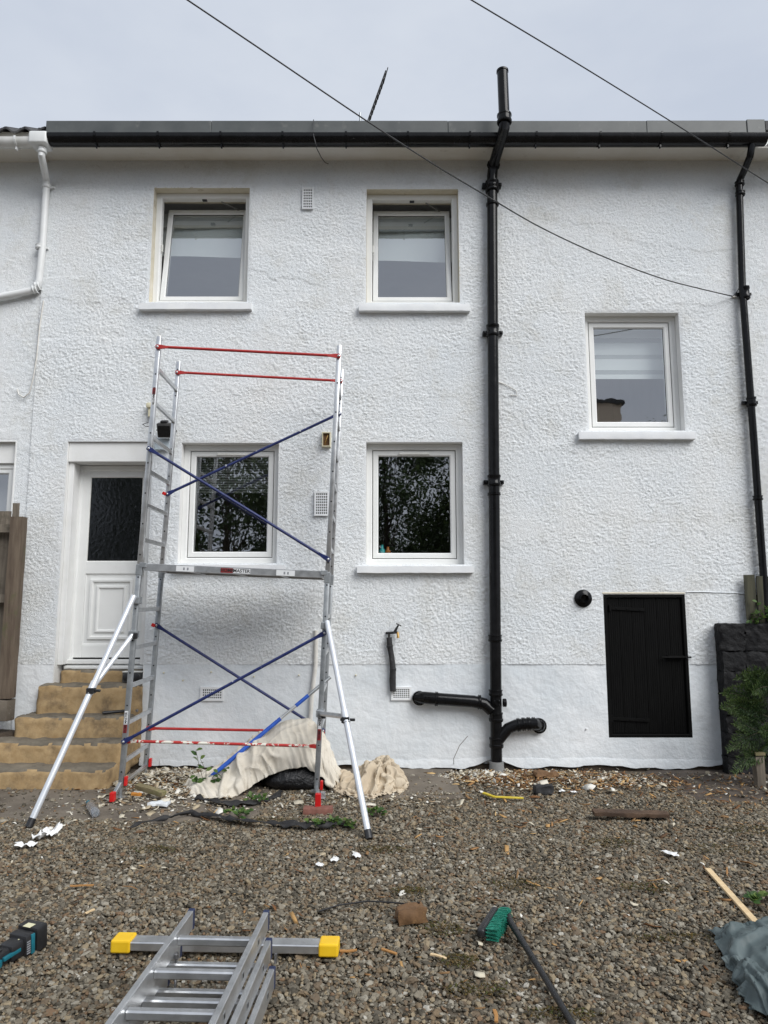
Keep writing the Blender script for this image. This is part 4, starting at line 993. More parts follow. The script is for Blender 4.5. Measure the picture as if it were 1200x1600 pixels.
# ================================================================== CLOTH
def upsample(X, k=2):
    n, m = X.shape[:2]; a = np.linspace(0, n - 1, (n - 1) * k + 1); b = np.linspace(0, m - 1, (m - 1) * k + 1)
    i = np.minimum(a.astype(int), n - 2); fa = (a - i)[:, None, None]; Y = X[i] * (1 - fa) + X[i + 1] * fa
    j = np.minimum(b.astype(int), m - 2); fb = (b - j)[None, :, None]; return Y[:, j] * (1 - fb) + Y[:, j + 1] * fb
def wrinkle(X, su, sv, amp, scale, seed, dirang=0.0, aniso=1.8, floor=.012):
    n, m = X.shape[:2]; u, v = np.meshgrid(np.linspace(0, su, n), np.linspace(0, sv, m), indexing='ij')
    u2 = u + .35 * scale * noise2(u, v, scale * 1.6, seed + 50); v2 = v + .35 * scale * noise2(u, v, scale * 1.6, seed + 51)
    a = (u2 * math.cos(dirang) + v2 * math.sin(dirang)) / aniso; b = -u2 * math.sin(dirang) + v2 * math.cos(dirang)
    h = 0
    for k, w in ((1.0, .55), (.52, .3), (.25, .15)): h = h + w * (1.1 * noise2(a, b, scale * k, seed + int(k * 100)) + 1.3 * np.abs(noise2(a, b, scale * k * 1.3, seed + 7 + int(k * 100))) - .4)
    gu = np.gradient(X, axis=0); gv = np.gradient(X, axis=1); N = np.cross(gu, gv); N /= np.linalg.norm(N, axis=-1, keepdims=True) + 1e-9
    N *= np.where((N[..., 2:3] * .5 - N[..., 1:2]) < 0, -1, 1)
    Y = X + N * (h * amp)[..., None]; Y[..., 2] = np.maximum(Y[..., 2], floor + .004 * h); return Y
def pleat(p): return np.exp(-5.5 * np.sin(p) ** 2) - .35 + .35 * np.cos(2 * p + .8)
def push(X, h, floor=.012):
    gu = np.gradient(X, axis=0); gv = np.gradient(X, axis=1); N = np.cross(gu, gv); N /= np.linalg.norm(N, axis=-1, keepdims=True) + 1e-9
    N *= np.where((N[..., 2:3] * .5 - N[..., 1:2]) < 0, -1, 1); Y = X + N * h[..., None]; Y[..., 2] = np.maximum(Y[..., 2], floor); return Y
def folds(X, su, sv, sets, seed):
    """sets: (angle, wavelength, amplitude, warp, patchiness); long soft crests with sharp valleys between them"""
    n, m = X.shape[:2]; u, v = np.meshgrid(np.linspace(0, su, n), np.linspace(0, sv, m), indexing='ij')
    for i, (an, wl, am, wp, pa) in enumerate(sets):
        c = u * math.cos(an) + v * math.sin(an); d = -u * math.sin(an) + v * math.cos(an)
        ph = c / wl * math.pi + wp * noise2(u, v, .33, seed + 10 * i) + wp * .5 * noise2(u, v, .14, seed + 10 * i + 1)
        msk = np.clip(.5 + pa * (noise2(c, d * .45, .22, seed + 10 * i + 2)), .05, 1.4)
        X = push(X, am * pleat(ph) * msk)
    return push(X, .5 * sets[0][2] * (noise2(u, v, .26, seed + 77) + .5 * noise2(u, v, .12, seed + 78)))
def grid_mesh(name, X, mat, parent=None, thick=.004, seed=0):
    n, m = X.shape[:2]; idx = np.arange(n * m).reshape(n, m)
    f = np.stack([idx[:-1, :-1], idx[1:, :-1], idx[1:, 1:], idx[:-1, 1:]], -1).reshape(-1, 4)
    o = mesh_np(name, X.reshape(-1, 3), f, mat, parent, smooth=True)
    s = o.modifiers.new('subdivision', 'SUBSURF'); s.levels = 1; s.render_levels = 1
    t = o.modifiers.new('thickness', 'SOLIDIFY'); t.thickness = thick
    return o
# a dust sheet thrown over something: ridge line along its top, hem line along its front, back falling to the ground
def thrown_sheet(ctrl, ns, nt, bulge, seed):
    S = np.linspace(0, 1, ns); sc = np.array([c[0] for c in ctrl]); rg = np.array([P(*c[1]) for c in ctrl]); hm_ = np.array([P(*c[2]) for c in ctrl])
    def sm(A):
        Y = np.stack([np.interp(S, sc, A[:, k]) for k in range(3)], -1)
        for _ in range(6): Y[1:-1] = (Y[:-2] + 2 * Y[1:-1] + Y[2:]) / 4
        return Y
    Rg, Hm = sm(rg), sm(hm_); Bk = Rg.copy(); Bk[:, 1] += .20; Bk[:, 2] = .012
    X = np.zeros((ns, nt, 3)); half = nt // 3
    for j in range(nt):
        if j < half: t = j / half; X[:, j] = Bk * (1 - t) + Rg * t + np.array([0, .05, .05]) * (4 * t * (1 - t)) * np.clip(Rg[:, 2:3] * 3, 0, 1)
        else:
            t = (j - half) / (nt - 1 - half); X[:, j] = Rg * (1 - t) + Hm * t + np.array([0, -bulge, bulge * .55]) * (4 * t * (1 - t)) * np.clip((Rg[:, 2:3] - Hm[:, 2:3]) * 3, 0, 1)
    for _ in range(3): X[:, 1:-1] = (X[:, :-2] + 2 * X[:, 1:-1] + X[:, 2:]) / 4
    # the hem wavers
    u = S; w = .035 * noise2(u, u * 0, .09, seed) + .02 * noise2(u, u * 0, .035, seed + 1)
    tt = np.clip((np.arange(nt) - half) / (nt - 1 - half), 0, 1) ** 2
    X[..., 1] += w[:, None] * tt; X[..., 2] = np.maximum(X[..., 2], .012); return X
ctrl = [(0, (289, 1234, 6.35), (291, 1240, 6.28)), (.08, (300, 1211, 6.45), (300, 1247, 6.10)), (.17, (320, 1203, 6.5), (328, 1252, 6.05)), (.27, (343, 1196, 6.55), (358, 1250, 6.06)), (.40, (372, 1168, 6.6), (386, 1233, 6.18)),
        (.54, (408, 1143, 6.65), (415, 1215, 6.27)), (.67, (443, 1126, 6.7), (445, 1203, 6.30)), (.79, (482, 1122, 6.7), (478, 1197, 6.32)), (.87, (502, 1140, 6.68), (505, 1216, 6.34)), (.95, (519, 1180, 6.62), (519, 1238, 6.36)), (1, (532, 1216, 6.55), (532, 1230, 6.46))]
X = thrown_sheet(ctrl, 230, 110, .11, 3)
X = folds(X, 2.1, 1.1, [(.35, .26, .022, 2.0, 1.2), (-.65, .19, .014, 2.0, 1.5), (.95, .11, .007, 1.8, 1.6), (-.2, .07, .004, 1.6, 1.6)], 5)
tag(grid_mesh('dust_sheet', X, M['cloth']), 'large cream dust sheet draped over a sack inside the scaffold tower', 'dust sheet')
def sackobj(c, r, seed, label):
    u, v = np.meshgrid(np.linspace(0, 2 * math.pi, 28, endpoint=False), np.linspace(.02, math.pi - .02, 16), indexing='ij')
    d = np.stack([np.cos(u) * np.sin(v), np.sin(u) * np.sin(v), np.cos(v)], -1); k = 1 + .10 * noise3(d, .35, seed) + .05 * noise3(d, .14, seed + 1)
    Xs = np.array(c) + d * np.array(r) * k[..., None]; Xs[..., 2] = np.maximum(Xs[..., 2], .004)
    idx = np.arange(28 * 16).reshape(28, 16); j = np.roll(idx, -1, 0)
    f = np.stack([idx[:, :-1], j[:, :-1], j[:, 1:], idx[:, 1:]], -1).reshape(-1, 4)
    return tag(mesh_np('rubbish_sack', Xs.reshape(-1, 3), f[:, ::-1], M['binbag'], smooth=True), label, 'sack')
sackobj((-.80, 6.46, .08), (.28, .17, .13), 4, 'black polythene sack showing under the dust sheet')

# second sheet, thrown down in a heap beside it
ctrl = [(0, (522, 1241, 6.36), (524, 1246, 6.28)), (.1, (534, 1224, 6.42), (539, 1261, 6.1)), (.25, (556, 1206, 6.5), (561, 1269, 6.05)), (.4, (575, 1196, 6.56), (583, 1273, 6.02)), (.52, (592, 1188, 6.6), (600, 1257, 6.12)),
        (.7, (609, 1192, 6.6), (613, 1250, 6.2)), (.85, (625, 1206, 6.55), (627, 1245, 6.25)), (1, (635, 1224, 6.45), (635, 1238, 6.32))]
X = thrown_sheet(ctrl, 170, 130, .11, 23)
X = folds(X, 1.0, 1.0, [(.2, .21, .050, 2.0, 1.0), (-.8, .18, .034, 2.0, 1.3), (.8, .12, .018, 1.8, 1.4), (-.3, .07, .007, 1.6, 1.5)], 25)
tag(grid_mesh('dust_sheet', X, M['cloth2']), 'crumpled tan dust sheet heaped on the path right of the scaffold', 'dust sheet')

# grey tarpaulin at lower right
nu, nv = 150, 150
u, v = np.meshgrid(np.linspace(0, 1, nu), np.linspace(0, 1, nv), indexing='ij')
ca_, cb_, cc_, cd_ = [np.array(G(x, y, .03)) for x, y in ((1110, 1452), (1330, 1440), (1345, 1665), (1168, 1568))]
ph = (v - .42 * u) * 19 + .9 * np.sin(u * 5 + v * 2) + .9 * noise2(u, v, .35, 3)
vs_ = v + .022 * np.cos(ph * .66) * np.clip(np.minimum(v, 1 - v) * 8, 0, 1); us_ = u + (.022 * noise2(v, v * 0, .16, 5) + .015 * np.sin(v * 21)) * (1 - u)
X = (ca_ * ((1 - us_) * (1 - vs_))[..., None] + cb_ * (us_ * (1 - vs_))[..., None] + cc_ * (us_ * vs_)[..., None] + cd_ * ((1 - us_) * vs_)[..., None])
en = np.clip(u * 9 + .1, 0, 1) * np.clip(np.minimum(v * 14, (1 - v) * 10) + .1, 0, 1)
X[..., 2] = .020 + en * (.018 + .020 * np.sin(u * 3.0) + .050 * np.abs(np.sin(ph * .33)) ** .8)
X = folds(X, 1.3, 1.1, [(.95, .22, .018, 1.5, 1.0), (2.3, .16, .010, 1.8, 1.4), (1.3, .08, .005, 1.6, 1.5)], 45)
tag(grid_mesh('tarpaulin', X, M['tarp'], thick=.003), 'crumpled grey green tarpaulin on the gravel at the lower right', 'tarpaulin')

# landscape membrane strip along the edge of the gravel
def strip(name, pts, w, mat, label, cat, seed, n=90, z=.03):
    pts = [G(x, y, .02) for x, y in pts]; cum = [0]
    for a, b in zip(pts[:-1], pts[1:]): cum.append(cum[-1] + (b - a).length)
    rows = []
    for i in range(n):
        s = cum[-1] * i / (n - 1); k = max(j for j in range(len(cum)) if cum[j] <= s + 1e-9); k = min(k, len(pts) - 2)
        p = pts[k].lerp(pts[k + 1], (s - cum[k]) / (cum[k + 1] - cum[k])); r = []
        for j in range(7):
            q = np.array([[s * 1.0, j * .02, 0.]]); t = j / 6 - .5
            ww = w * (.7 + .5 * noise3(q * 0 + [[s, 0, 0]], .13, seed)[0])
            r.append((p.x + .01 * noise3(q, .05, seed + 1)[0], p.y + t * ww + .03 * noise3(q * [1, 0, 0], .17, seed + 2)[0], z + .018 * noise3(q, .05, seed + 3)[0] + .016 * math.cos(t * 3)))
        rows.append(r)
    g = MB().sheet(rows); o = g.build(name, mat, smooth=70); tag(o, label, cat)
    t = o.modifiers.new('thickness', 'SOLIDIFY'); t.thickness = .003
    return o
strip('landscape_membrane', [(205, 1294), (262, 1282), (300, 1272), (345, 1280), (400, 1288), (470, 1291), (555, 1292)], .085, M['membrane'], 'torn black landscape membrane strip along the gravel edge below the scaffold', 'membrane', 3)
strip('landscape_membrane', [(305, 1247), (350, 1258), (400, 1254), (440, 1242)], .13, M['membrane'], 'torn black landscape membrane poking out under the large dust sheet', 'membrane', 13, 50)

# ================================================================== EXTENSION LADDER
A = G(299, 1421, .31); B = G(170, 1597, .31); Rr = G(417, 1421, .31)
ld = (B - A); ld.z = 0; ld.normalize(); la = Vector((-ld.y, ld.x, 0)); la = la if la.x > 0 else -la
W0 = (Rr - A).dot(la)
lad = thing('extension_ladder', 'three part aluminium extension ladder lying on the gravel with a yellow tipped stabiliser bar', 'ladder', (A.x, A.y, 0))
LEN = 2.9
for s, (zt2, wid, off) in enumerate(((.310, W0, 0.0), (.230, W0 + .055, .07), (.150, W0 + .11, .13))):
    zc = zt2 - .038; xl = -(wid - W0) / 2; xr = W0 + (wid - W0) / 2
    def pt_(t, x, z): return Vector((A.x, A.y, 0)) + ld * t + la * x + Vector((0, 0, z))
    rail0 = MB().bar(pt_(off, xl, zc), pt_(LEN, xl, zc), .024, .075).build('ladder_section', M['alu'], lad, bevel=.003)
    MB().bar(pt_(off, xr, zc), pt_(LEN, xr, zc), .024, .075).build('stile', M['alu'], rail0, bevel=.003)
    for x in (xl, xr):
        MB().bar(pt_(off - .012, x, zc), pt_(off + .012, x, zc), .027, .079).build('end_cap', M['bluecap'], rail0, bevel=.003)
    t = .20 + s * .035; 
    while t < LEN:
        MB().bar(pt_(t, xl + .011, zc + .004), pt_(t, xr - .011, zc + .004), .030, .030).build('rung', M['alu'], rail0, bevel=.005)
        MB().bar(pt_(t, xr + .011, zc + .004), pt_(t, xr + .0135, zc + .004), .026, .026).build('rung_end', M['galv'], rail0, bevel=.004)
        MB().bar(pt_(t, xr + .0136, zc + .004), pt_(t, xr + .0142, zc + .004), .014, .014).build('rung_end_shade', M['hole_shade'], rail0)  # black plate painted as the shade inside the open rung end
        t += .252
bl0, bl1 = G(190, 1473, .05), G(518, 1479, .05)
sb = MB().bar(bl0, bl1, .075, .038).build('stabiliser_bar', M['alu'], lad, bevel=.004)
d = (bl1 - bl0).normalized()
for p, s in ((bl0, -1), (bl1, 1)):
    MB().bar(p - d * s * .055 + Vector((0, 0, .001)), p + d * s * .035 + Vector((0, 0, .001)), .092, .056).build('yellow_cap', M['yellow'], sb, bevel=.008, seg=2)
q = pt_(.24, .02, .15); MB().tube([q + Vector((0, 0, -.09)), q + Vector((0, 0, .10))], .005, 8).build('bolt', M['hammerhead'], sb)
MB().lathe(q + Vector((0, 0, .08)), (0, 0, 1), [(0, .011), (.014, .011), (.014, 0)], 6).build('nut', M['hammerhead'], sb)
q = pt_(.16, W0 + .075, .18); MB().tube([q, q + Vector((0, 0, .035))], .006, 8).build('bolt', M['hammerhead'], sb)

# ================================================================== TOOLS AND ODDMENTS
# cordless tool, lower left
a = G(50, 1462, .06); b = G(-38, 1515, .045); d = (b - a); d.z = -.02; d.normalize(); s_ = d.cross(Vector((0, 0, 1))).normalized(); up = s_.cross(d).normalized()
Tm = Matrix(((d.x, s_.x, up.x, a.x), (d.y, s_.y, up.y, a.y), (d.z, s_.z, up.z, a.z), (0, 0, 0, 1)))
tool = thing('cordless_tool', 'black and teal cordless power tool lying on the gravel at the left edge', 'power tool', (a.x, a.y, 0))
def tb(name, lo, hi, m_, bev=.006, seg=2, M2=None): return MB().box(lo, hi, Tm @ M2 if M2 is not None else Tm).build(name, M[m_], tool, bevel=bev, seg=seg, smooth=40)
tb('battery', (-.035, -.062, -.055), (.028, .062, .055), 'blackplastic', .010)
tb('battery_foot', (.029, -.055, -.050), (.085, .055, .045), 'blackplastic', .014)
tb('neck', (.06, -.042, -.045), (.15, .042, .032), 'blackplastic', .016)
tb('grip', (.12, -.031, -.036), (.34, .031, .022), 'blackplastic', .014)
tb('teal_body', (.185, -.0345, -.040), (.50, .0345, .004), 'teal', .012)
tb('teal_strip', (.036, -.0585, -.046), (.056, -.050, .040), 'teal', .002); tb('teal_strip', (.042, .050, -.042), (.054, .0572, .035), 'teal', .002)
tb('teal_strip', (.10, -.044, -.012), (.19, -.030, .004), 'teal', .002); tb('label', (.0, -.022, .0552), (.034, .022, .0562), 'label', .0)
for i in range(6): tb('vent_slot', (.060, -.0565, -.036 + i * .010), (.080, -.0548, -.031 + i * .010), 'stickergrey', 0)
tb('switch', (.17, -.012, .022), (.21, .012, .028), 'blackplastic', .003); tb('indicator', (.092, -.024, .0325), (.097, -.018, .034), 'label', 0)
for i in range(5): tb('battery_rib', (-.0365, -.05 + i * .022, -.03), (-.0345, -.043 + i * .022, .035), 'stickergrey', 0)

# broom head with handle
br_ = thing('broom', 'hand broom with green bristles and long black handle lying on the gravel', 'broom', tuple(G(778, 1450)))
c0, c1 = G(766, 1461, .045), G(787, 1427, .045); d = (c1 - c0).normalized(); sx = d.cross(Vector((0, 0, 1))).normalized()
MB().bar(c0 - sx * .046 - d * .01, c1 - sx * .046 + d * .015, .040, .045).build('head', M['blackplastic'], br_, bevel=.014, seg=3, smooth=40)
g = MB(); L_ = (c1 - c0).length
for i in range(15):
    for j in range(4):
        p = c0 + d * (L_ * (i + .2) / 14) + Vector((0, 0, -.024 + j * .016)) - sx * .02
        for k in range(7):
            e = p + sx * (.055 + rnd.uniform(-.006, .006)) + Vector((rnd.uniform(-.005, .005), rnd.uniform(-.005, .005), rnd.uniform(-.007, .007))) + d * rnd.uniform(-.006, .006)
            g.bar(p + Vector((rnd.uniform(-.004, .004), rnd.uniform(-.004, .004), 0)), e, .0032, .0032)
g.build('bristles', M['bristle'], br_)
h0 = G(788, 1421, .05); h1 = G(800, 1445, .05); h2 = G(842, 1512, .035); h3 = G(898, 1606, .03); h4 = h3 + (h3 - h2) * .9
MB().tube([h0, h1, h2, h3, h4], [.020, .016, .0135, .0135, .0135], 12).build('handle', M['blackplastic'], br_, smooth=40)

# fresh batten
a, b = G(1106, 1358, .02), G(1185, 1446, .02); tag(MB().bar(a, b + (b - a) * .12, .034, .014).build('batten', M['pinewood'], bevel=.001), 'pale pine batten lying on the gravel, running under the tarpaulin', 'wood')
def lump(name, c, sz, rot, mat, label, cat, seed, amp=.008, res=.015, group=None, soft=.35):
    V, F = rough_box((-sz[0] / 2, -sz[1] / 2, 0), (sz[0] / 2, sz[1] / 2, sz[2]), res, amp, .04, seed, soft)
    Rm = np.array(Euler((rot[0], rot[1], rot[2])).to_matrix()); V = V @ Rm.T + np.array(c)
    return tag(mesh_np(name, V, F, mat, smooth=True), label, cat, group)
lump('wood_block', G(642, 1440, .012), (.15, .085, .075), (0, 0, .25), M['oldwood'], 'rotten brown block of wood on the gravel in the middle foreground', 'wood', 3, .009)
lump('plank', G(985, 1274, .03), (.56, .09, .03), (.05, .02, -.03), M['plank'], 'dark brown broken plank on the gravel in front of the black cupboard door', 'wood', 6, .004)
lump('timber_offcut', G(235, 1238, .06), (.30, .055, .04), (.1, .10, -.45), M['mossywood'], 'mossy timber offcut on the paint flakes beside the scaffold left foot', 'wood', 8, .003)
lump('cork_offcut', G(850, 1240, .005), (.16, .075, .07), (0, 0, .12), M['foam'], 'short dark offcut of pipe lagging among the wood chips', 'offcut', 9, .008)
lump('plaster_lump', G(248, 1258, .02), (.17, .07, .025), (0, 0, -.1), M['plinth'], 'pale grey slab of broken render beside the mossy timber offcut', 'rubble', 19, .006)
lump('orange_scrap', G(213, 1243, .05), (.085, .04, .02), (0, 0, -.2), mat('orange_scrap', (.50, .20, .03), rough=.6), 'small orange scrap by the scaffold left foot', 'scrap', 29, .005)
a, b, c = G(755, 1239, .03), G(772, 1245, .025), G(818, 1247, .02)
g = MB().bar(a, b, .028, .014).bar(b, c, .026, .012); tag(g.build('yellow_strip', M['yellowold'], bevel=.002), 'bent yellow plastic strip on the ground near the foot of the soil pipe', 'strip')
# plastic bottle
a, b = G(138, 1254, .035), G(150, 1272, .035)
bt = thing('plastic_bottle', 'clear crushed plastic bottle on the path beside the outrigger', 'bottle', tuple(G(145, 1264)))
d = (b - a); l = d.length
MB().lathe(a, d, [(0, .0), (0, .012), (l * .1, .013), (l * .22, .03), (l * .4, .034), (l * .55, .030), (l * .7, .034), (l * .95, .033), (l, .02), (l, 0)], 16).build('body', M['clearplastic'], bt, smooth=50)
MB().lathe(a - d.normalized() * .014, d, [(0, 0), (0, .016), (.016, .016), (.016, 0)], 12).build('cap', M['teal'], bt)
# hammer on the third step
zh = .56; a, b = G(160, 1114, zh + .02), G(216, 1109, zh + .02)
hm = thing('hammer', 'black handled hammer lying on the steps behind the scaffold', 'hammer', ((a.x + b.x) / 2, a.y, zh))
MB().tube([a, a.lerp(b, .05), a.lerp(b, .6), b], [.012, .017, .015, .010], 10).build('handle', M['blackplastic'], hm, smooth=40)
MB().tube([a.lerp(b, .6), b], .009, 8).build('shaft', M['hammerhead'], hm)
MB().bar(b + Vector((0, .055, 0)), b - Vector((0, .055, 0)), .03, .028).build('head', M['hammerhead'], hm, bevel=.006)
# grey twin-roller dispenser on the top step
zt4 = .832; Yb = 7.12
a, b = P(191, 1050, Yb), P(222, 1050, Yb)
bx = thing('tool_box', 'dark grey box with two round knobs on the top step by the door', 'box', ((a.x + b.x) / 2, Yb, zt4))
MB().box((a.x, Yb, zt4), (b.x, Yb + .10, zt4 + .10)).build('case', M['floodgrey'], bx, bevel=.008)
MB().box((a.x - .002, Yb - .002, zt4 + .1001), (b.x + .002, Yb + .102, zt4 + .110)).build('lid', M['upvc_dull'], bx, bevel=.003)
for t in (.25, .75): MB().lathe((a.x + (b.x - a.x) * t, Yb - .001, zt4 + .055), (0, -1, 0), [(0, .036), (.012, .036), (.016, .03), (.016, 0)], 16).build('knob', M['blackplastic'], bx, smooth=40)
# loose blue pole leaning through the tower onto the sheet
a = G(311, 1229, .10); a = P(311, 1229, 6.30); b = P(516, 1058, 6.74)
pl_ = thing('extension_pole', 'worn blue and silver extension pole leaning across the dust sheet', 'pole', tuple(a))
MB().tube([a, a.lerp(b, .09)], .0165, 12).build('tip', M['galv'], pl_, smooth=40); MB().tube([a.lerp(b, .09), a.lerp(b, .60)], .019, 12).build('lower_tube', M['bluelight'], pl_, smooth=40)
MB().tube([a.lerp(b, .60), a.lerp(b, .72)], .0145, 12).build('inner_tube', M['alu'], pl_, smooth=40); MB().tube([a.lerp(b, .72), a.lerp(b, .82)], .018, 12).build('sleeve', M['bluelight'], pl_, smooth=40)
MB().tube([a.lerp(b, .82), b], .016, 12).build('upper_tube', M['galv'], pl_, smooth=40)
# floodlight and sensor over the door
c = P(258, 672, D - .12); fl = thing('floodlight', 'dark grey floodlight on the wall above the door, behind the scaffold', 'floodlight', (c.x, D, c.z))
Rm = Matrix.Rotation(rad(25), 3, 'X')
MB().cbox(c, (.15, .075, .15), Rm).build('case', M['floodgrey'], fl, bevel=.014, seg=2, smooth=40)
MB().cbox(c + Rm @ Vector((0, -.041, -.005)), (.125, .006, .11), Rm).build('lens', M['darkglass'], fl)
MB().cbox(c + Rm @ Vector((0, .0, .085)), (.07, .06, .03), Rm).build('junction_box', M['blackplastic'], fl, bevel=.006)
MB().tube([(c.x - .085, c.y, c.z), (c.x - .085, D - .01, c.z + .02), (c.x + .085, D - .01, c.z + .02), (c.x + .085, c.y, c.z)], .007, 6).build('bracket', M['blackplastic'], fl)
MB().tube([P(240, 664, D - .03), P(228, 667, D - .05), P(223, 663, D - .04), P(232, 660, D - .02)], .004, 6).build('flex', M['cable'], fl)
a, b = P(243, 704, D - .02), P(267, 686, D - .02)
tag(MB().box((a.x, D - .06, a.z), (b.x, D - .015, b.z)).build('junction_box', M['paleblue'], bevel=.006), 'pale blue grey box on the wall under the floodlight', 'box')
c = P(234, 634, D - .05); sn = thing('motion_sensor', 'small cream motion sensor on the wall left of the scaffold post', 'sensor', (c.x, D, c.z))
MB().cbox(c, (.06, .07, .055)).build('head', M['cream'], sn, bevel=.012, seg=2, smooth=40); MB().cbox(c + Vector((.004, .01, -.075)), (.032, .05, .09)).build('mount', M['cream'], sn, bevel=.006)
a, b = P(503, 699, D - .02), P(517, 676, D - .02)
mb = thing('electric_box', 'small open cream electrical box on the wall between the ground floor windows', 'box', ((a.x + b.x) / 2, D, a.z))
g = MB(); ring(g, a.x, b.x, a.z, b.z, .012, D - .05, D - .005, None, .002); g.build('frame', M['cream'], mb)
MB().box((a.x + .01, D - .022, a.z + .01), (b.x - .01, D - .012, b.z - .01)).build('back', M['oldwood'], mb)
MB().tube([(a.x + .03, D - .025, a.z + .03), ((a.x + b.x) / 2, D - .035, a.z + .08), (b.x - .03, D - .025, b.z - .03)], .006, 6).build('wiring', M['brass'], mb)

# ================================================================== CABLES AND AERIAL
def cable(name, pxs, A, Q, r, label, ext):
    n = (Q - A).cross(Vector((0, 0, 1))).normalized(); o = Vector((0, 0, CAM_H)); pts = [A]
    for x, y in pxs:
        d = ray(x, y); pts.append(o + d * ((A - o).dot(n) / d.dot(n)))
    # smooth
    T = []
    for i in range(len(pts) - 1):
        p0, p1, p2, p3 = pts[max(i - 1, 0)], pts[i], pts[i + 1], pts[min(i + 2, len(pts) - 1)]
        for k in range(10):
            t = k / 10; T.append(.5 * ((2 * p1) + (p2 - p0) * t + (2 * p0 - 5 * p1 + 4 * p2 - p3) * t * t + (3 * p1 - p0 - 3 * p2 + p3) * t ** 3))
    d = (pts[-1] - pts[-2]).normalized(); T += [pts[-1], pts[-1] + d * ext]
    return tag(MB().tube(T, r, 8).build(name, M['cable'], smooth=60), label, 'cable')
cable('overhead_cable', [(1098, 452), (1040, 437), (970, 412), (900, 382), (835, 350), (770, 312), (680, 258), (570, 187), (400, 72), (290, -2)], P(1145, 463, D - .03), P(290, 0, 4.3), .0055, 'black overhead cable sagging across the house wall to the thin downpipe', 9)
cable('overhead_cable', [(1200, 286), (1060, 197), (900, 98), (735, -1)], P(1260, 323, D - .03), P(735, 0, 4.6), .005, 'thin overhead cable crossing the sky at the upper right', 9)
a = P(1145, 463, D - .03)
ck = thing('cable_hook', 'wire hook on the wall holding the overhead cable beside the thin downpipe', 'hook', tuple(a))
MB().tube([a, P(1152, 455, D - .03), P(1158, 444, D - .04), P(1160, 440, D - .06)], .004, 6).build('wire_loop', M['cable'], ck); MB().cbox(P(1147, 464, D - .02), (.05, .03, .012)).build('hook_plate', M['cablewhite'], ck)
tag(MB().tube([P(490, 187, 6.78), P(489, 200, 6.74), P(490, 212, 6.64), P(495, 232, 6.66), P(502, 246, 6.75), P(508, 254, 6.95), P(513, 256, 7.02)], .0045, 6).build('loose_wire', M['cable'], smooth=60), 'loose wire hanging over the gutter left of the aerial', 'wire')
tag(MB().tube([P(68, 470, D - .018), P(62, 510, D - .018), P(57, 560, D - .018), P(52, 590, D - .018), P(46, 614, D - .02), P(37, 621, D - .02), P(29, 616, D - .02), P(27, 608, D - .02)], .0065, 6).build('wall_cable', M['cablewhite'], smooth=60), 'thin painted cable curling at its end below the white downpipe', 'cable')
tag(MB().tube([P(778, 597, D - .018), P(790, 601, D - .018), P(806, 610, D - .02), P(808, 618, D - .02), P(797, 617, D - .02)], .004, 6).build('wall_wire', M['cablewhite'], smooth=60), 'thin painted wire on the wall right of the soil pipe', 'wire')
ae = thing('television_aerial', 'thin television aerial boom with short rods above the roof edge', 'aerial', tuple(P(575, 190, 8.2)))
p0, p1 = P(572, 196, 8.2), P(603, 110, 7.9)
MB().tube([p0 - (p1 - p0) * .3, p1], .009, 6).build('boom', M['floodgrey'], ae)
for i in range(10):
    t = .1 + .095 * i; c = p0.lerp(p1, t); MB().tube([c + Vector((-.02, .16, -.02)), c + Vector((.035, -.16, -.06))], .006, 5).build('rod', M['floodgrey'], ae)
m0 = P(563, 200, 8.2); MB().tube([m0 - Vector((0, 0, .6)), P(563, 176, 8.2)], .014, 8).build('mast', M['galv'], ae)
# bottles on the inner sill of the ground floor window
for (x, hgt, m_, lab) in ((597, .16, 'teal', 'turquoise bottle standing inside the ground floor window'), (606, .14, None, 'orange tub standing inside the ground floor window')):
    p = P(x, 861, D + .24); mm = M['teal'] if m_ else mat('orange_plastic', (.42, .14, .02), rough=.4)
    if m_: mm = mat('turquoise_plastic', (.03, .42, .42), rough=.35)
    tag(MB().lathe((p.x, p.y, W5[2] + .06), (0, 0, 1), [(0, 0), (0, .03), (hgt * .65, .032), (hgt * .8, .014), (hgt, .014), (hgt, 0)], 14).build('bottle', mm, smooth=40), lab, 'bottle')
# litter
def scrap(px, size, seed, label, name='paper_scrap', mat_='paper', z=.02, amp=.05):
    c = G(*px, z); r = random.Random(seed); n, m = 26, 9; rows = np.zeros((n, m, 3)); el = r.uniform(.5, .8); ya = r.uniform(0, 3.1)
    rad_ = [size * .55 * r.uniform(.55, 1.15) for _ in range(n - 1)]; rad_.append(rad_[0])
    for i in range(n):
        a = 2 * math.pi * i / (n - 1)
        for j in range(m):
            q = rad_[i] * j / (m - 1); x_, y_ = math.cos(a) * q, math.sin(a) * q * el
            rows[i, j] = (c.x + x_ * math.cos(ya) - y_ * math.sin(ya), c.y + x_ * math.sin(ya) + y_ * math.cos(ya), z)
    nx_ = noise2(rows[..., 0], rows[..., 1], size * .33, seed); rows[..., 2] += amp * .7 * (1.7 * np.abs(nx_) - .1) + amp * .4 * noise2(rows[..., 0], rows[..., 1], size * .15, seed + 1)
    rows[..., 0] += .3 * amp * noise2(rows[..., 0], rows[..., 1], size * .3, seed + 2); rows[..., 2] = np.maximum(rows[..., 2], .014)
    o = grid_mesh(name, rows, M[mat_], thick=.0015); return tag(o, label, 'litter', 'white scraps on the ground')
scrap((82, 1301), .17, 3, 'crumpled white paper standing up beside the left outrigger foot', z=.03, amp=.045)
scrap((60, 1311), .11, 5, 'torn white paper flat beside the crumpled paper near the left outrigger foot')
scrap((40, 1322), .14, 7, 'smaller crumpled white paper nearest the left edge of the gravel', amp=.03)
scrap((523, 1343), .085, 9, 'white flake of paint on the gravel left of the right outrigger foot', amp=.006)
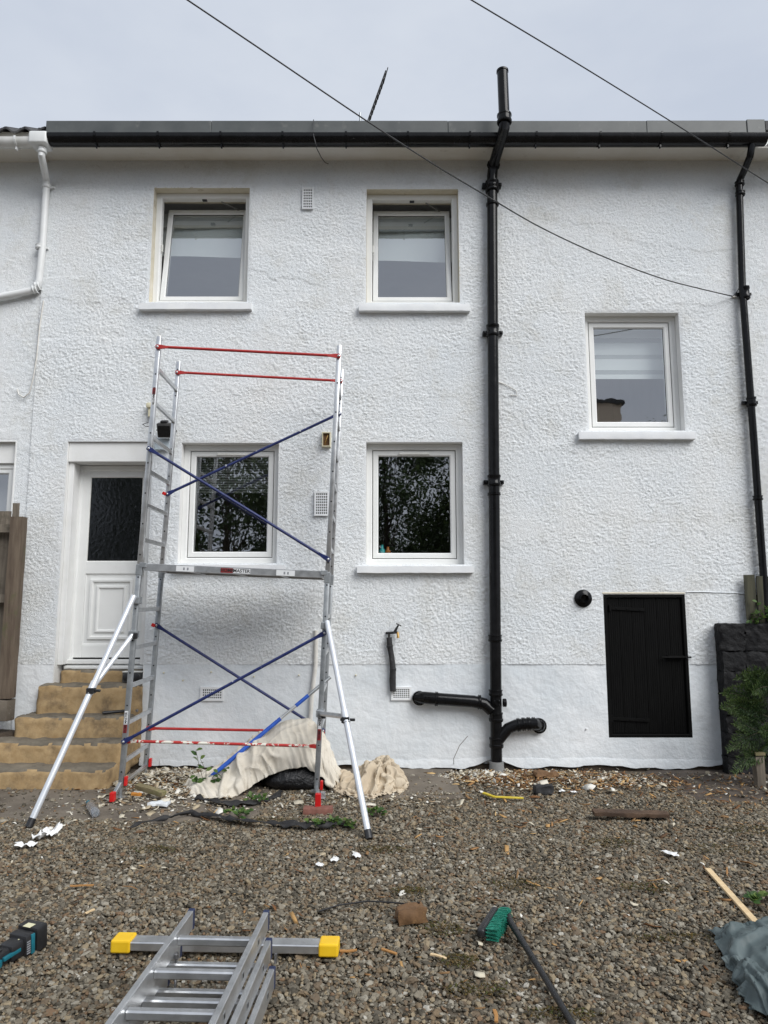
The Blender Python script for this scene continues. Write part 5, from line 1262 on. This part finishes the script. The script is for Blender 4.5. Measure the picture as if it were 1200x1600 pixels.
scrap((557, 1336), .09, 11, 'white flake of paint on the gravel just below the right outrigger foot', amp=.006)
scrap((500, 1351), .08, 12, 'leftmost cream flake of paint on the gravel below the membrane', amp=.006)
scrap((1048, 1334), .12, 13, 'broken white flakes on the gravel at the right', amp=.014)
scrap((878, 1236), .06, 15, 'round white flake among the wood chips, left of a pair', amp=.01)
scrap((897, 1238), .06, 17, 'round white flake among the wood chips, right of a pair', amp=.01)

# ================================================================== GRAVEL (uncountable)
def scatter(name, pts, rot, scl, tone, idx, material, nvar, squash, rough, label, cat, seed):
    me = bpy.data.meshes.new(name); me.vertices.add(len(pts)); me.vertices.foreach_set('co', np.asarray(pts, np.float32).ravel())
    for nm, ty, arr in (('rot', 'FLOAT_VECTOR', rot), ('scl', 'FLOAT_VECTOR', scl), ('tone', 'FLOAT', tone), ('pick', 'INT', idx)):
        at = me.attributes.new(nm, ty, 'POINT'); at.data.foreach_set('vector' if ty == 'FLOAT_VECTOR' else 'value', np.asarray(arr, np.int32 if ty == 'INT' else np.float32).ravel())
    me.materials.append(material)
    o = bpy.data.objects.new(name, me); COL.objects.link(o); tag(o, label, cat, kind='stuff')
    ng = bpy.data.node_groups.new(name, 'GeometryNodeTree'); ng.interface.new_socket('Geometry', in_out='INPUT', socket_type='NodeSocketGeometry'); ng.interface.new_socket('Geometry', in_out='OUTPUT', socket_type='NodeSocketGeometry')
    N = ng.nodes; K = ng.links.new
    gi = N.new('NodeGroupInput'); go = N.new('NodeGroupOutput'); join = N.new('GeometryNodeJoinGeometry')
    pos = N.new('GeometryNodeInputPosition')
    for k in range(nvar - 1, -1, -1):
        ico = N.new('GeometryNodeMeshIcoSphere'); ico.inputs['Radius'].default_value = .5; ico.inputs['Subdivisions'].default_value = 3
        nz = N.new('ShaderNodeTexNoise'); nz.noise_dimensions = '4D'; nz.inputs['W'].default_value = seed + k * 3.7; nz.inputs['Scale'].default_value = rough[0]; nz.inputs['Detail'].default_value = 2
        K(pos.outputs[0], nz.inputs['Vector'])
        sub = N.new('ShaderNodeVectorMath'); sub.operation = 'SUBTRACT'; sub.inputs[1].default_value = (.5, .5, .5); K(nz.outputs['Color'], sub.inputs[0])
        sc = N.new('ShaderNodeVectorMath'); sc.operation = 'SCALE'; sc.inputs['Scale'].default_value = rough[1]; K(sub.outputs[0], sc.inputs[0])
        sp_ = N.new('GeometryNodeSetPosition'); K(ico.outputs['Mesh'], sp_.inputs['Geometry']); K(sc.outputs[0], sp_.inputs['Offset'])
        ss = N.new('GeometryNodeSetShadeSmooth'); K(sp_.outputs[0], ss.inputs['Geometry'])
        smt = N.new('GeometryNodeSetMaterial'); smt.inputs['Material'].default_value = material; K(ss.outputs[0], smt.inputs['Geometry'])
        gti = N.new('GeometryNodeGeometryToInstance'); K(smt.outputs[0], gti.inputs[0]); K(gti.outputs[0], join.inputs[0])
    iop = N.new('GeometryNodeInstanceOnPoints'); iop.inputs['Pick Instance'].default_value = True
    def attr(nm, ty):
        a = N.new('GeometryNodeInputNamedAttribute'); a.data_type = ty; a.inputs['Name'].default_value = nm; return a.outputs['Attribute']
    mp_ = N.new('GeometryNodeMeshToPoints'); K(gi.outputs[0], mp_.inputs[0])
    K(mp_.outputs[0], iop.inputs['Points']); K(join.outputs[0], iop.inputs['Instance']); K(attr('pick', 'INT'), iop.inputs['Instance Index'])
    K(attr('rot', 'FLOAT_VECTOR'), iop.inputs['Rotation']); K(attr('scl', 'FLOAT_VECTOR'), iop.inputs['Scale'])
    K(iop.outputs[0], go.inputs[0])
    mod = o.modifiers.new('scatter', 'NODES'); mod.node_group = ng
    return o
M['pebble'] = attr_mat('pebbles', [(0, (.075, .065, .048)), (.12, (.122, .106, .080)), (.26, (.165, .142, .106)), (.40, (.18, .132, .082)), (.52, (.22, .193, .146)), (.66, (.14, .105, .070)), (.75, (.265, .212, .138)), (.85, (.295, .268, .215)), (.94, (.175, .112, .066)), (.978, (.42, .395, .34))], .75, 'CONSTANT', 'INSTANCER', 90)
sp_ = .0126
gy = np.arange(1.3, 6.95, sp_); pts = []
for y in gy:
    xm = .59 * y + .75
    x = np.arange(-xm, xm, sp_); pts.append(np.stack([x, np.full_like(x, y)], -1))
pts = np.concatenate(pts); n = len(pts)
pts = pts + NR.uniform(-.8, .8, pts.shape) * sp_
x, y = pts[:, 0], pts[:, 1]
# the paths are only lightly strewn
on = np.ones(n)
wob = .10 * noise2(x, y, .4, 91) + .05 * noise2(x, y, .12, 92)
def inside(x0, x1, y0, y1): return (x > x0) & (x < x1) & (y > y0 + wob) & (y < y1)
on[inside(-6, -1.0, 5.5, 9)] = .03; on[inside(-.52, .68, 6.14, 9)] = .02; on[inside(2.6 , 6, 6.05, 9)] = .04
on[(x > .68) & (x < 2.6) & (y > 6.25 + wob)] = .35
# bank of loose gravel kicked up against the path
keep = NR.rand(n) < on; pts = pts[keep]; x, y = pts[:, 0], pts[:, 1]; n = len(pts)
hz = .010 * noise2(x, y, .6, 95) + .006 * noise2(x, y, .2, 96) - .004
onp = ((x < -1.0) & (y > 5.58)) | ((x > -.5) & (x < .7) & (y > 6.15)) | ((x > 2.6) & (y > 6.1))
size = np.exp(NR.normal(math.log(.0150), .38, n)); size = np.clip(size, .008, .038)
scl = np.stack([size * NR.uniform(.9, 1.45, n), size * NR.uniform(.8, 1.1, n), size * NR.uniform(.4, .75, n)], -1)
zz = hz + NR.uniform(-.010, .008, n); zz[onp] = .014
rot = np.stack([NR.normal(0, .38, n), NR.normal(0, .38, n), NR.uniform(0, 6.28, n)], -1)
tone = np.clip(NR.rand(n) * .98 + .05 * noise2(x, y, .5, 97), 0, 1)
scatter('gravel', np.stack([x, y, zz], -1), rot, scl, tone, NR.randint(0, 9, n), M['pebble'], 9, 1, (2.5, .85), 'loose grey brown gravel covering the yard in front of the house', 'gravel', 2.0)

# ---- paint flakes and wood chips (uncountable)
def chips(name, regions, smin, smax, asp, curl, material, label, cat, seed, zlift=.004):
    R = np.random.RandomState(seed); V = []; F = []; T = []; b = 0
    for (cx, cy, rx, ry, num, zb) in regions:
        for i in range(num):
            a = R.uniform(0, 6.28); r = math.sqrt(R.rand()) * (1 + .35 * R.randn() * .5)
            px, py = cx + math.cos(a) * r * rx, cy + math.sin(a) * r * ry
            s = smin + (smax - smin) * R.rand() ** 2.4; w = s * R.uniform(*asp)
            yaw = R.uniform(0, 6.28); E = Euler((R.normal(0, .3), R.normal(0, .3), yaw)).to_matrix()
            c = R.uniform(-curl, curl) * s; th = min(.003, s * .12)
            hgt = zb * max(0, 1 - r * r) * R.rand() + zlift + .008
            prof = [(-.5, -.5), (.0, -.5 + R.uniform(-.2, .2)), (.5, -.5 + R.uniform(0, .4)), (.5 + R.uniform(-.2, .1), .5), (0, .5 + R.uniform(-.25, .2)), (-.5, .5 - R.uniform(0, .4))]
            for dz in (0, -th):
                for (u, v) in prof:
                    q = E @ Vector((u * s, v * w, dz + c * (1 - 4 * u * u))); V.append((px + q.x, py + q.y, max(hgt + q.z, .003)))
            t = R.rand()
            F += [(b, b + 1, b + 4, b + 5), (b + 1, b + 2, b + 3, b + 4), (b + 11, b + 10, b + 7, b + 6), (b + 10, b + 9, b + 8, b + 7)] + [(b + k, b + 6 + k, b + 6 + (k + 1) % 6, b + (k + 1) % 6) for k in range(6)]
            T += [t] * 12; b += 12
    o = mesh_np(name, V, F, material, smooth=False); at = o.data.attributes.new('tone', 'FLOAT', 'POINT'); at.data.foreach_set('value', np.array(T, np.float32))
    return tag(o, label, cat, kind='stuff')
M['flake'] = attr_mat('paint_flakes', [(0, (.56, .51, .40)), (.3, (.62, .58, .49)), (.52, (.42, .35, .24)), (.68, (.70, .68, .62)), (.80, (.28, .20, .12)), (.92, (.16, .115, .07))], .8)
M['chip'] = attr_mat('wood_chips', [(0, (.16, .075, .03)), (.25, (.30, .16, .065)), (.45, (.10, .055, .028)), (.62, (.42, .25, .10)), (.80, (.22, .13, .06)), (.93, (.55, .37, .17))], .85)
c1 = G(270, 1215); c2 = G(260, 1250); c3 = G(770, 1225); c4 = G(880, 1228); c5 = G(560, 1250); c6 = G(350, 1265); c7 = G(1080, 1225)
chips('paint_flakes', [(c1.x + .05, 6.70, .55, .30, 1500, .10), (c2.x, 6.25, .55, .25, 700, .03), (c3.x - .05, 6.85, .45, .22, 560, .03), (c4.x, 6.72, .95, .34, 1000, .02), (c5.x, 6.1, .8, .25, 220, .02), (-1.5, 5.95, 1.0, .30, 380, .02), (c7.x, 6.6, .9, .45, 150, .0), (-2.4, 5.7, 1.2, .5, 180, 0), (0, 5.0, 3.2, 1.6, 220, .004)],   .006, .050, (.3, .8), .16, M['flake'], 'cream flakes of old paint scattered along the foot of the house', 'paint flakes', 4)
chips('paint_shards', [(c1.x - .05, 6.55, .5, .35, 110, .08), (c2.x, 6.15, .5, .2, 60, .03), (-1.3, 5.8, .8, .2, 26, .02), (c3.x, 6.8, .35, .2, 40, .02), (.1, 5.85, .5, .15, 10, .0), (c4.x + .2, 6.6, .7, .3, 30, .0)], .035, .12, (.3, .75), .16, M['flake'], 'larger curled shards of cream paint lying among the flakes', 'paint shards', 44, .008)
chips('wood_chips', [(c4.x - .05, 6.70, .85, .34, 900, .03), (c3.x + .1, 6.75, .5, .3, 350, .03), (c1.x, 6.5, .6, .4, 350, .05), (c7.x, 6.45, .9, .5, 300, .0), (0, 4.7, 3.4, 1.9, 330, .004), (1.8, 5.6, 1.6, .7, 250, .004)], .010, .095, (.10, .35), .10, M['chip'], 'brown splinters and chips of wood strewn along the foot of the house', 'wood chips', 8)
M['moss'] = attr_mat('dead_moss', [(0, (.05, .04, .012)), (.35, (.085, .062, .018)), (.6, (.11, .07, .022)), (.8, (.07, .075, .02))], .95)
mo = []
for (x, y, rx, ry) in ((805, 1385, .16, .10), (690, 1455, .12, .08), (1060, 1470, .22, .05), (745, 1550, .14, .07), (715, 1505, .10, .06), (1010, 1390, .16, .07), (1120, 1330, .25, .1), (950, 1320, .2, .09), (600, 1330, .16, .06), (240, 1330, .15, .07), (880, 1590, .14, .05), (1170, 1300, .22, .1), (640, 1395, .1, .05), (420, 1285, .3, .06)):
    p = G(x, y); mo.append((p.x, p.y, rx, ry, 260, .012))
chips('moss', mo, .006, .018, (.2, .6), .2, M['moss'], 'brown and olive dead moss in patches on the gravel', 'moss', 14, .006)
lump('rotten_wood', G(852, 1214, .02), (.24, .10, .05), (0, .15, .2), M['oldwood'], 'pile of rotten orange brown wood right of the soil pipe', 'wood', 41, .02, .02)
for i, (x, y, l, r, lab) in enumerate(((140, 1426, .055, 1.0, 'thin yellow splinter above the cordless tool'), (128, 1385, .13, .1, 'orange brown splinters on the gravel above the ladder'), (685, 1496, .08, -.5, 'splinter of wood on the gravel below the brown wood block'), (545, 1488, .08, .1, 'orange chip at the right end of the stabiliser bar'), (775, 1590, .08, 1.5, 'upright reddish splinter near the bottom of the gravel'), (607, 1489, .08, -.6, 'brown splinter on the gravel left of the brown wood block'))):
    p = G(x, y, .012); lump('wood_splinter', (p.x, p.y, .014), (l, .016, .008), (0, 0, r), M['pinewood'] if i in (0, 2) else mat('splinter_wood', (.38, .19, .06), rough=.8) , lab, 'wood', 50 + i, .003, .008, 'splinters on the gravel')
tag(MB().tube([G(498, 1424, .02), G(530, 1414, .03), G(575, 1408, .03), G(610, 1410, .03), G(632, 1412, .03), G(655, 1410, .09), G(662, 1425, .03)], .004, 6).build('loose_wire', M['cable'], smooth=60), 'thin black wire running across the gravel to the brown wood block', 'wire')
tag(MB().tube([G(709, 1200, .0), P(709, 1185, 6.95), P(718, 1165, 6.97), P(731, 1150, 7.0)], .003, 5).build('dead_stem', M['bark'], smooth=60), 'thin dead stem standing against the foot of the wall left of the soil pipe', 'stem')

# ================================================================== PLANTS
def leaves(name, items, material, parent=None):
    """items: (centre, direction, normal, length, width, tone); each leaf a folded blade"""
    V = []; F = []; T = []; b = 0
    for c, d, nrm, l, w, t in items:
        c = Vector(c); d = Vector(d).normalized(); s = d.cross(Vector(nrm)).normalized(); up = s.cross(d)
        V += [c, c + d * l * .35 + s * w * .5 + up * w * .12, c + d * l * .75 + s * w * .36 + up * w * .06, c + d * l - up * l * .08, c + d * l * .75 - s * w * .36 + up * w * .06, c + d * l * .35 - s * w * .5 + up * w * .12, c + d * l * .5]
        F += [(b, b + 1, b + 2, b + 6), (b + 6, b + 2, b + 3, b + 4), (b, b + 6, b + 4, b + 5)]; T += [t] * 7; b += 7
    o = mesh_np(name, [tuple(v) for v in V], F, material, parent, smooth=False); at = o.data.attributes.new('tone', 'FLOAT', 'POINT'); at.data.foreach_set('value', np.array(T, np.float32)); return o
def rv(r, a=1): return Vector((r.gauss(0, a), r.gauss(0, a), r.gauss(0, a)))
def sprig(base, tips, label, seed, ll=.07, name='weed_plant', nl=5):
    r = random.Random(seed); t = thing(name, label, 'plant', tuple(base)); it = []
    for tip in tips:
        mid = base.lerp(tip, .5) + Vector((r.uniform(-.03, .03), 0, .03)); MB().tube([base, mid, tip], [.003, .0025, .0015], 5).build('stem', M['bark'], t)
        for k in range(nl):
            p = mid.lerp(tip, k / max(1, nl - 1)); d = Vector((r.uniform(-1, 1), r.uniform(-1, .3), r.uniform(-.1, .7)))
            it.append((p, d, (r.uniform(-.3, .3), -.6, 1), ll * r.uniform(.7, 1.2), ll * r.uniform(.5, .7), r.random()))
    leaves('leaves', it, M['weed'], t); return t
b0 = P(322, 1236, 6.28)
b0.z = .02
sprig(b0, [P(306, 1172, 6.30), P(313, 1186, 6.28), P(296, 1216, 6.25), P(305, 1222, 6.2), P(347, 1215, 6.2), P(352, 1200, 6.28)], 'young bramble sprig with green leaves in front of the dust sheet', 3, .065, 'bramble', 4)
for i, (x, y, lab) in enumerate(((400, 1256, 'pale green flat weed under the edge of the dust sheet'), (535, 1293, 'small green weed in the gravel left of the right outrigger foot'), (500, 1294, 'small green weed below the red brown block'), (590, 1277, 'green weed at the foot of the crumpled tan dust sheet'), (1192, 1412, 'green weed at the right edge above the tarpaulin'), (375, 1279, 'green weed beside the black membrane under the dust sheet'))):
    b = G(x, y, .012); r = random.Random(i); sprig(b, [b + Vector((r.uniform(-.11, .11), r.uniform(-.05, .05), r.uniform(.015, .05))) for _ in range(7)], lab, 20 + i, .045)
# moss-like low growth is left to the gravel; conifer at the right edge
def conifer(base, label, fronds, seed):
    r = random.Random(seed); t = thing('conifer_shrub', label, 'shrub', tuple(base)); it = []
    tr = MB().tube([base, base + Vector((-.02, .0, .5)), base + Vector((.02, .02, 1.1))], [.03, .022, .01], 8)
    for (o, d, l) in fronds:
        o, d = Vector(o), Vector(d).normalized(); side = d.cross(Vector((r.uniform(-.4, .4), -1, r.uniform(-.2, .4)))).normalized(); nrm = side.cross(d)
        droop = Vector((0, 0, -.25)); n_ = int(l / .014); prev = o
        for k in range(n_):
            u = k / n_; p = o + d * (l * u) + droop * (u * u * l) ; w = l * .40 * (1 - u) ** .7 * min(1, .35 + u * 2.5)
            if k % 5 == 0 and k: tr.tube([prev, p], .003 * (1.2 - u), 4, False); prev = p
            for s in (-1, 1):
                sd = (side * s + d * .9 + droop * .4 + rv(r, .10)).normalized(); m = max(2, int(w / .016))
                for j in range(m):
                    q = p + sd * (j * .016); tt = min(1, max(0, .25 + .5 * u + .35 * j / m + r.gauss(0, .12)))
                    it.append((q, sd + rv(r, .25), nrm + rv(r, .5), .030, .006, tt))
                    if j % 2 == 0:
                        it.append((q, sd + d * .9 + rv(r, .3), nrm + rv(r, .5), .026, .0055, tt)); it.append((q, sd - d * .5 + rv(r, .3), nrm + rv(r, .5), .022, .0055, tt))
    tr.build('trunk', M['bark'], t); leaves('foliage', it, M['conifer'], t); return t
fr = []; r = random.Random(5); bx0 = P(1216, 1240, 6.5)
for i in range(20):
    z = r.uniform(.15, 1.05); o = Vector((bx0.x + r.uniform(-.06, .10), 6.5 + r.uniform(-.12, .10), z)); fr.append((o, (r.uniform(-1, .5), r.uniform(-.9, .1), r.uniform(.1, .9)), r.uniform(.22, .42)))
for (x0_, y0_, x1_, y1_) in ((1200, 1120, 1126, 1090), (1205, 1160, 1150, 1195), (1203, 1140, 1140, 1160), (1200, 1060, 1150, 1052), (1195, 1105, 1128, 1068), (1192, 1130, 1138, 1085), (1196, 1095, 1160, 1040), (1194, 1150, 1145, 1120), (1198, 1085, 1180, 1038), (1196, 1200, 1160, 1165)):
    a = P(x0_, y0_, 6.5); b = P(x1_, y1_, 6.38); fr.append((a, b - a + Vector((0, 0, .05)), (b - a).length * 1.05))
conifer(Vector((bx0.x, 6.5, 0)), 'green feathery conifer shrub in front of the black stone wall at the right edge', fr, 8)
# straggly growth on the stone wall
it = []; r = random.Random(9); b = P(1185, 972, 6.99); iv = thing('wall_plant', 'straggly yellowing plant on top of the black stone wall', 'plant', (b.x, 6.99, wz1))
for k in range(90):
    p = Vector((b.x + r.uniform(-.1, .25), 6.985 + r.uniform(-.05, .005), wz1 + abs(r.gauss(0, .07)))); it.append((p, rv(r), rv(r) + Vector((0, -1, .5)), .05, .03, r.random()))
leaves('leaves', it, M['weed'], iv); MB().tube([(b.x - .1, 6.985, wz1), (b.x + .02, 6.975, wz1 + .08), (b.x + .2, 6.98, wz1 + .02)], .004, 5).build('stem', M['bark'], iv)

# ================================================================== WHAT THE WINDOWS REFLECT: garden trees and a house behind the photographer
def tree(base, h, crx, crz, nleaf, label, seed, ls=.16):
    r = random.Random(seed); R = np.random.RandomState(seed); base = Vector(base); t = thing('garden_tree', label, 'tree', tuple(base), group='trees behind the viewpoint')
    top = base + Vector((r.uniform(-.3, .3), r.uniform(-.3, .3), h * .8)); g = MB().tube([base, base.lerp(top, .4) + rv(r, .08), top], [.12, .08, .02], 8); cl = []
    for k in range(60):
        o = base.lerp(top, r.uniform(.25, .95)); a = r.uniform(0, 6.28); zf = r.uniform(.22, 1); e = base + Vector((math.cos(a) * crx * r.uniform(.4, 1) * math.sin(zf * 3.0 + .1), math.sin(a) * crx * r.uniform(.4, 1) * math.sin(zf * 3.0 + .1), h * (1 - crz) + h * crz * zf))
        g.tube([o, o.lerp(e, .5) + rv(r, .1), e], [.022, .014, .006], 5, False); cl.append((e, r.uniform(.45, .85)))
    g.build('trunk', M['bark'], t); it = []
    for k in range(nleaf):
        c, rr = cl[k % len(cl)]; p = c + rv(r, rr * .55); it.append((p, rv(r), rv(r), ls * r.uniform(.6, 1.2), ls * .55, min(1, max(0, .5 + (p.z - c.z) * .3 + r.gauss(0, .2)))))
    leaves('crown', it, M['leaf'], t)
tree((.2, -9.5, 0), 8.2, 2.6, .86, 24000, 'dense leafy tree reflected in the ground floor window beside the soil pipe', 1, .13)
tree((3.0, -9.6, 0), 7.0, 1.9, .85, 14000, 'leafy tree standing right of the densest tree behind the viewpoint', 2, .13)
tree((-5.2, -9.0, 0), 8.3, 2.6, .80, 11000, 'loose leafy tree reflected in the window behind the scaffold', 3, .15)
tree((-9.8, -10.0, 0), 7.6, 2.4, .85, 12000, 'leafy tree reflected in the door glass', 4, .13)
tree((-2.6, -12.5, 0), 6.6, 2.2, .85, 14000, 'lower leafy tree standing between the two largest behind the viewpoint', 5, .14)
tree((9.6, -10, 0), 7.7, .8, .75, 5000, 'slim tree whose top shows in the right window', 6, .09)
hb = thing('beige_house', 'beige rendered house behind the viewpoint, reflected in the right window', 'house', (7.2, -13, 0))
MB().box((5.6, -16, 0), (8.75, -10.6, 9.0)).build('wall', M['beigewall'], hb)
MB().box((5.5, -16.1, 9.0), (8.85, -10.5, 9.12)).build('roof', M['tile'], hb)
for zz_ in (1.2, 4.2, 7.0):
    for xx in (6.0, 7.4): MB().box((xx, -10.599, zz_), (xx + .9, -10.56, zz_ + 1.1)).build('window', M['darkglass'], hb)
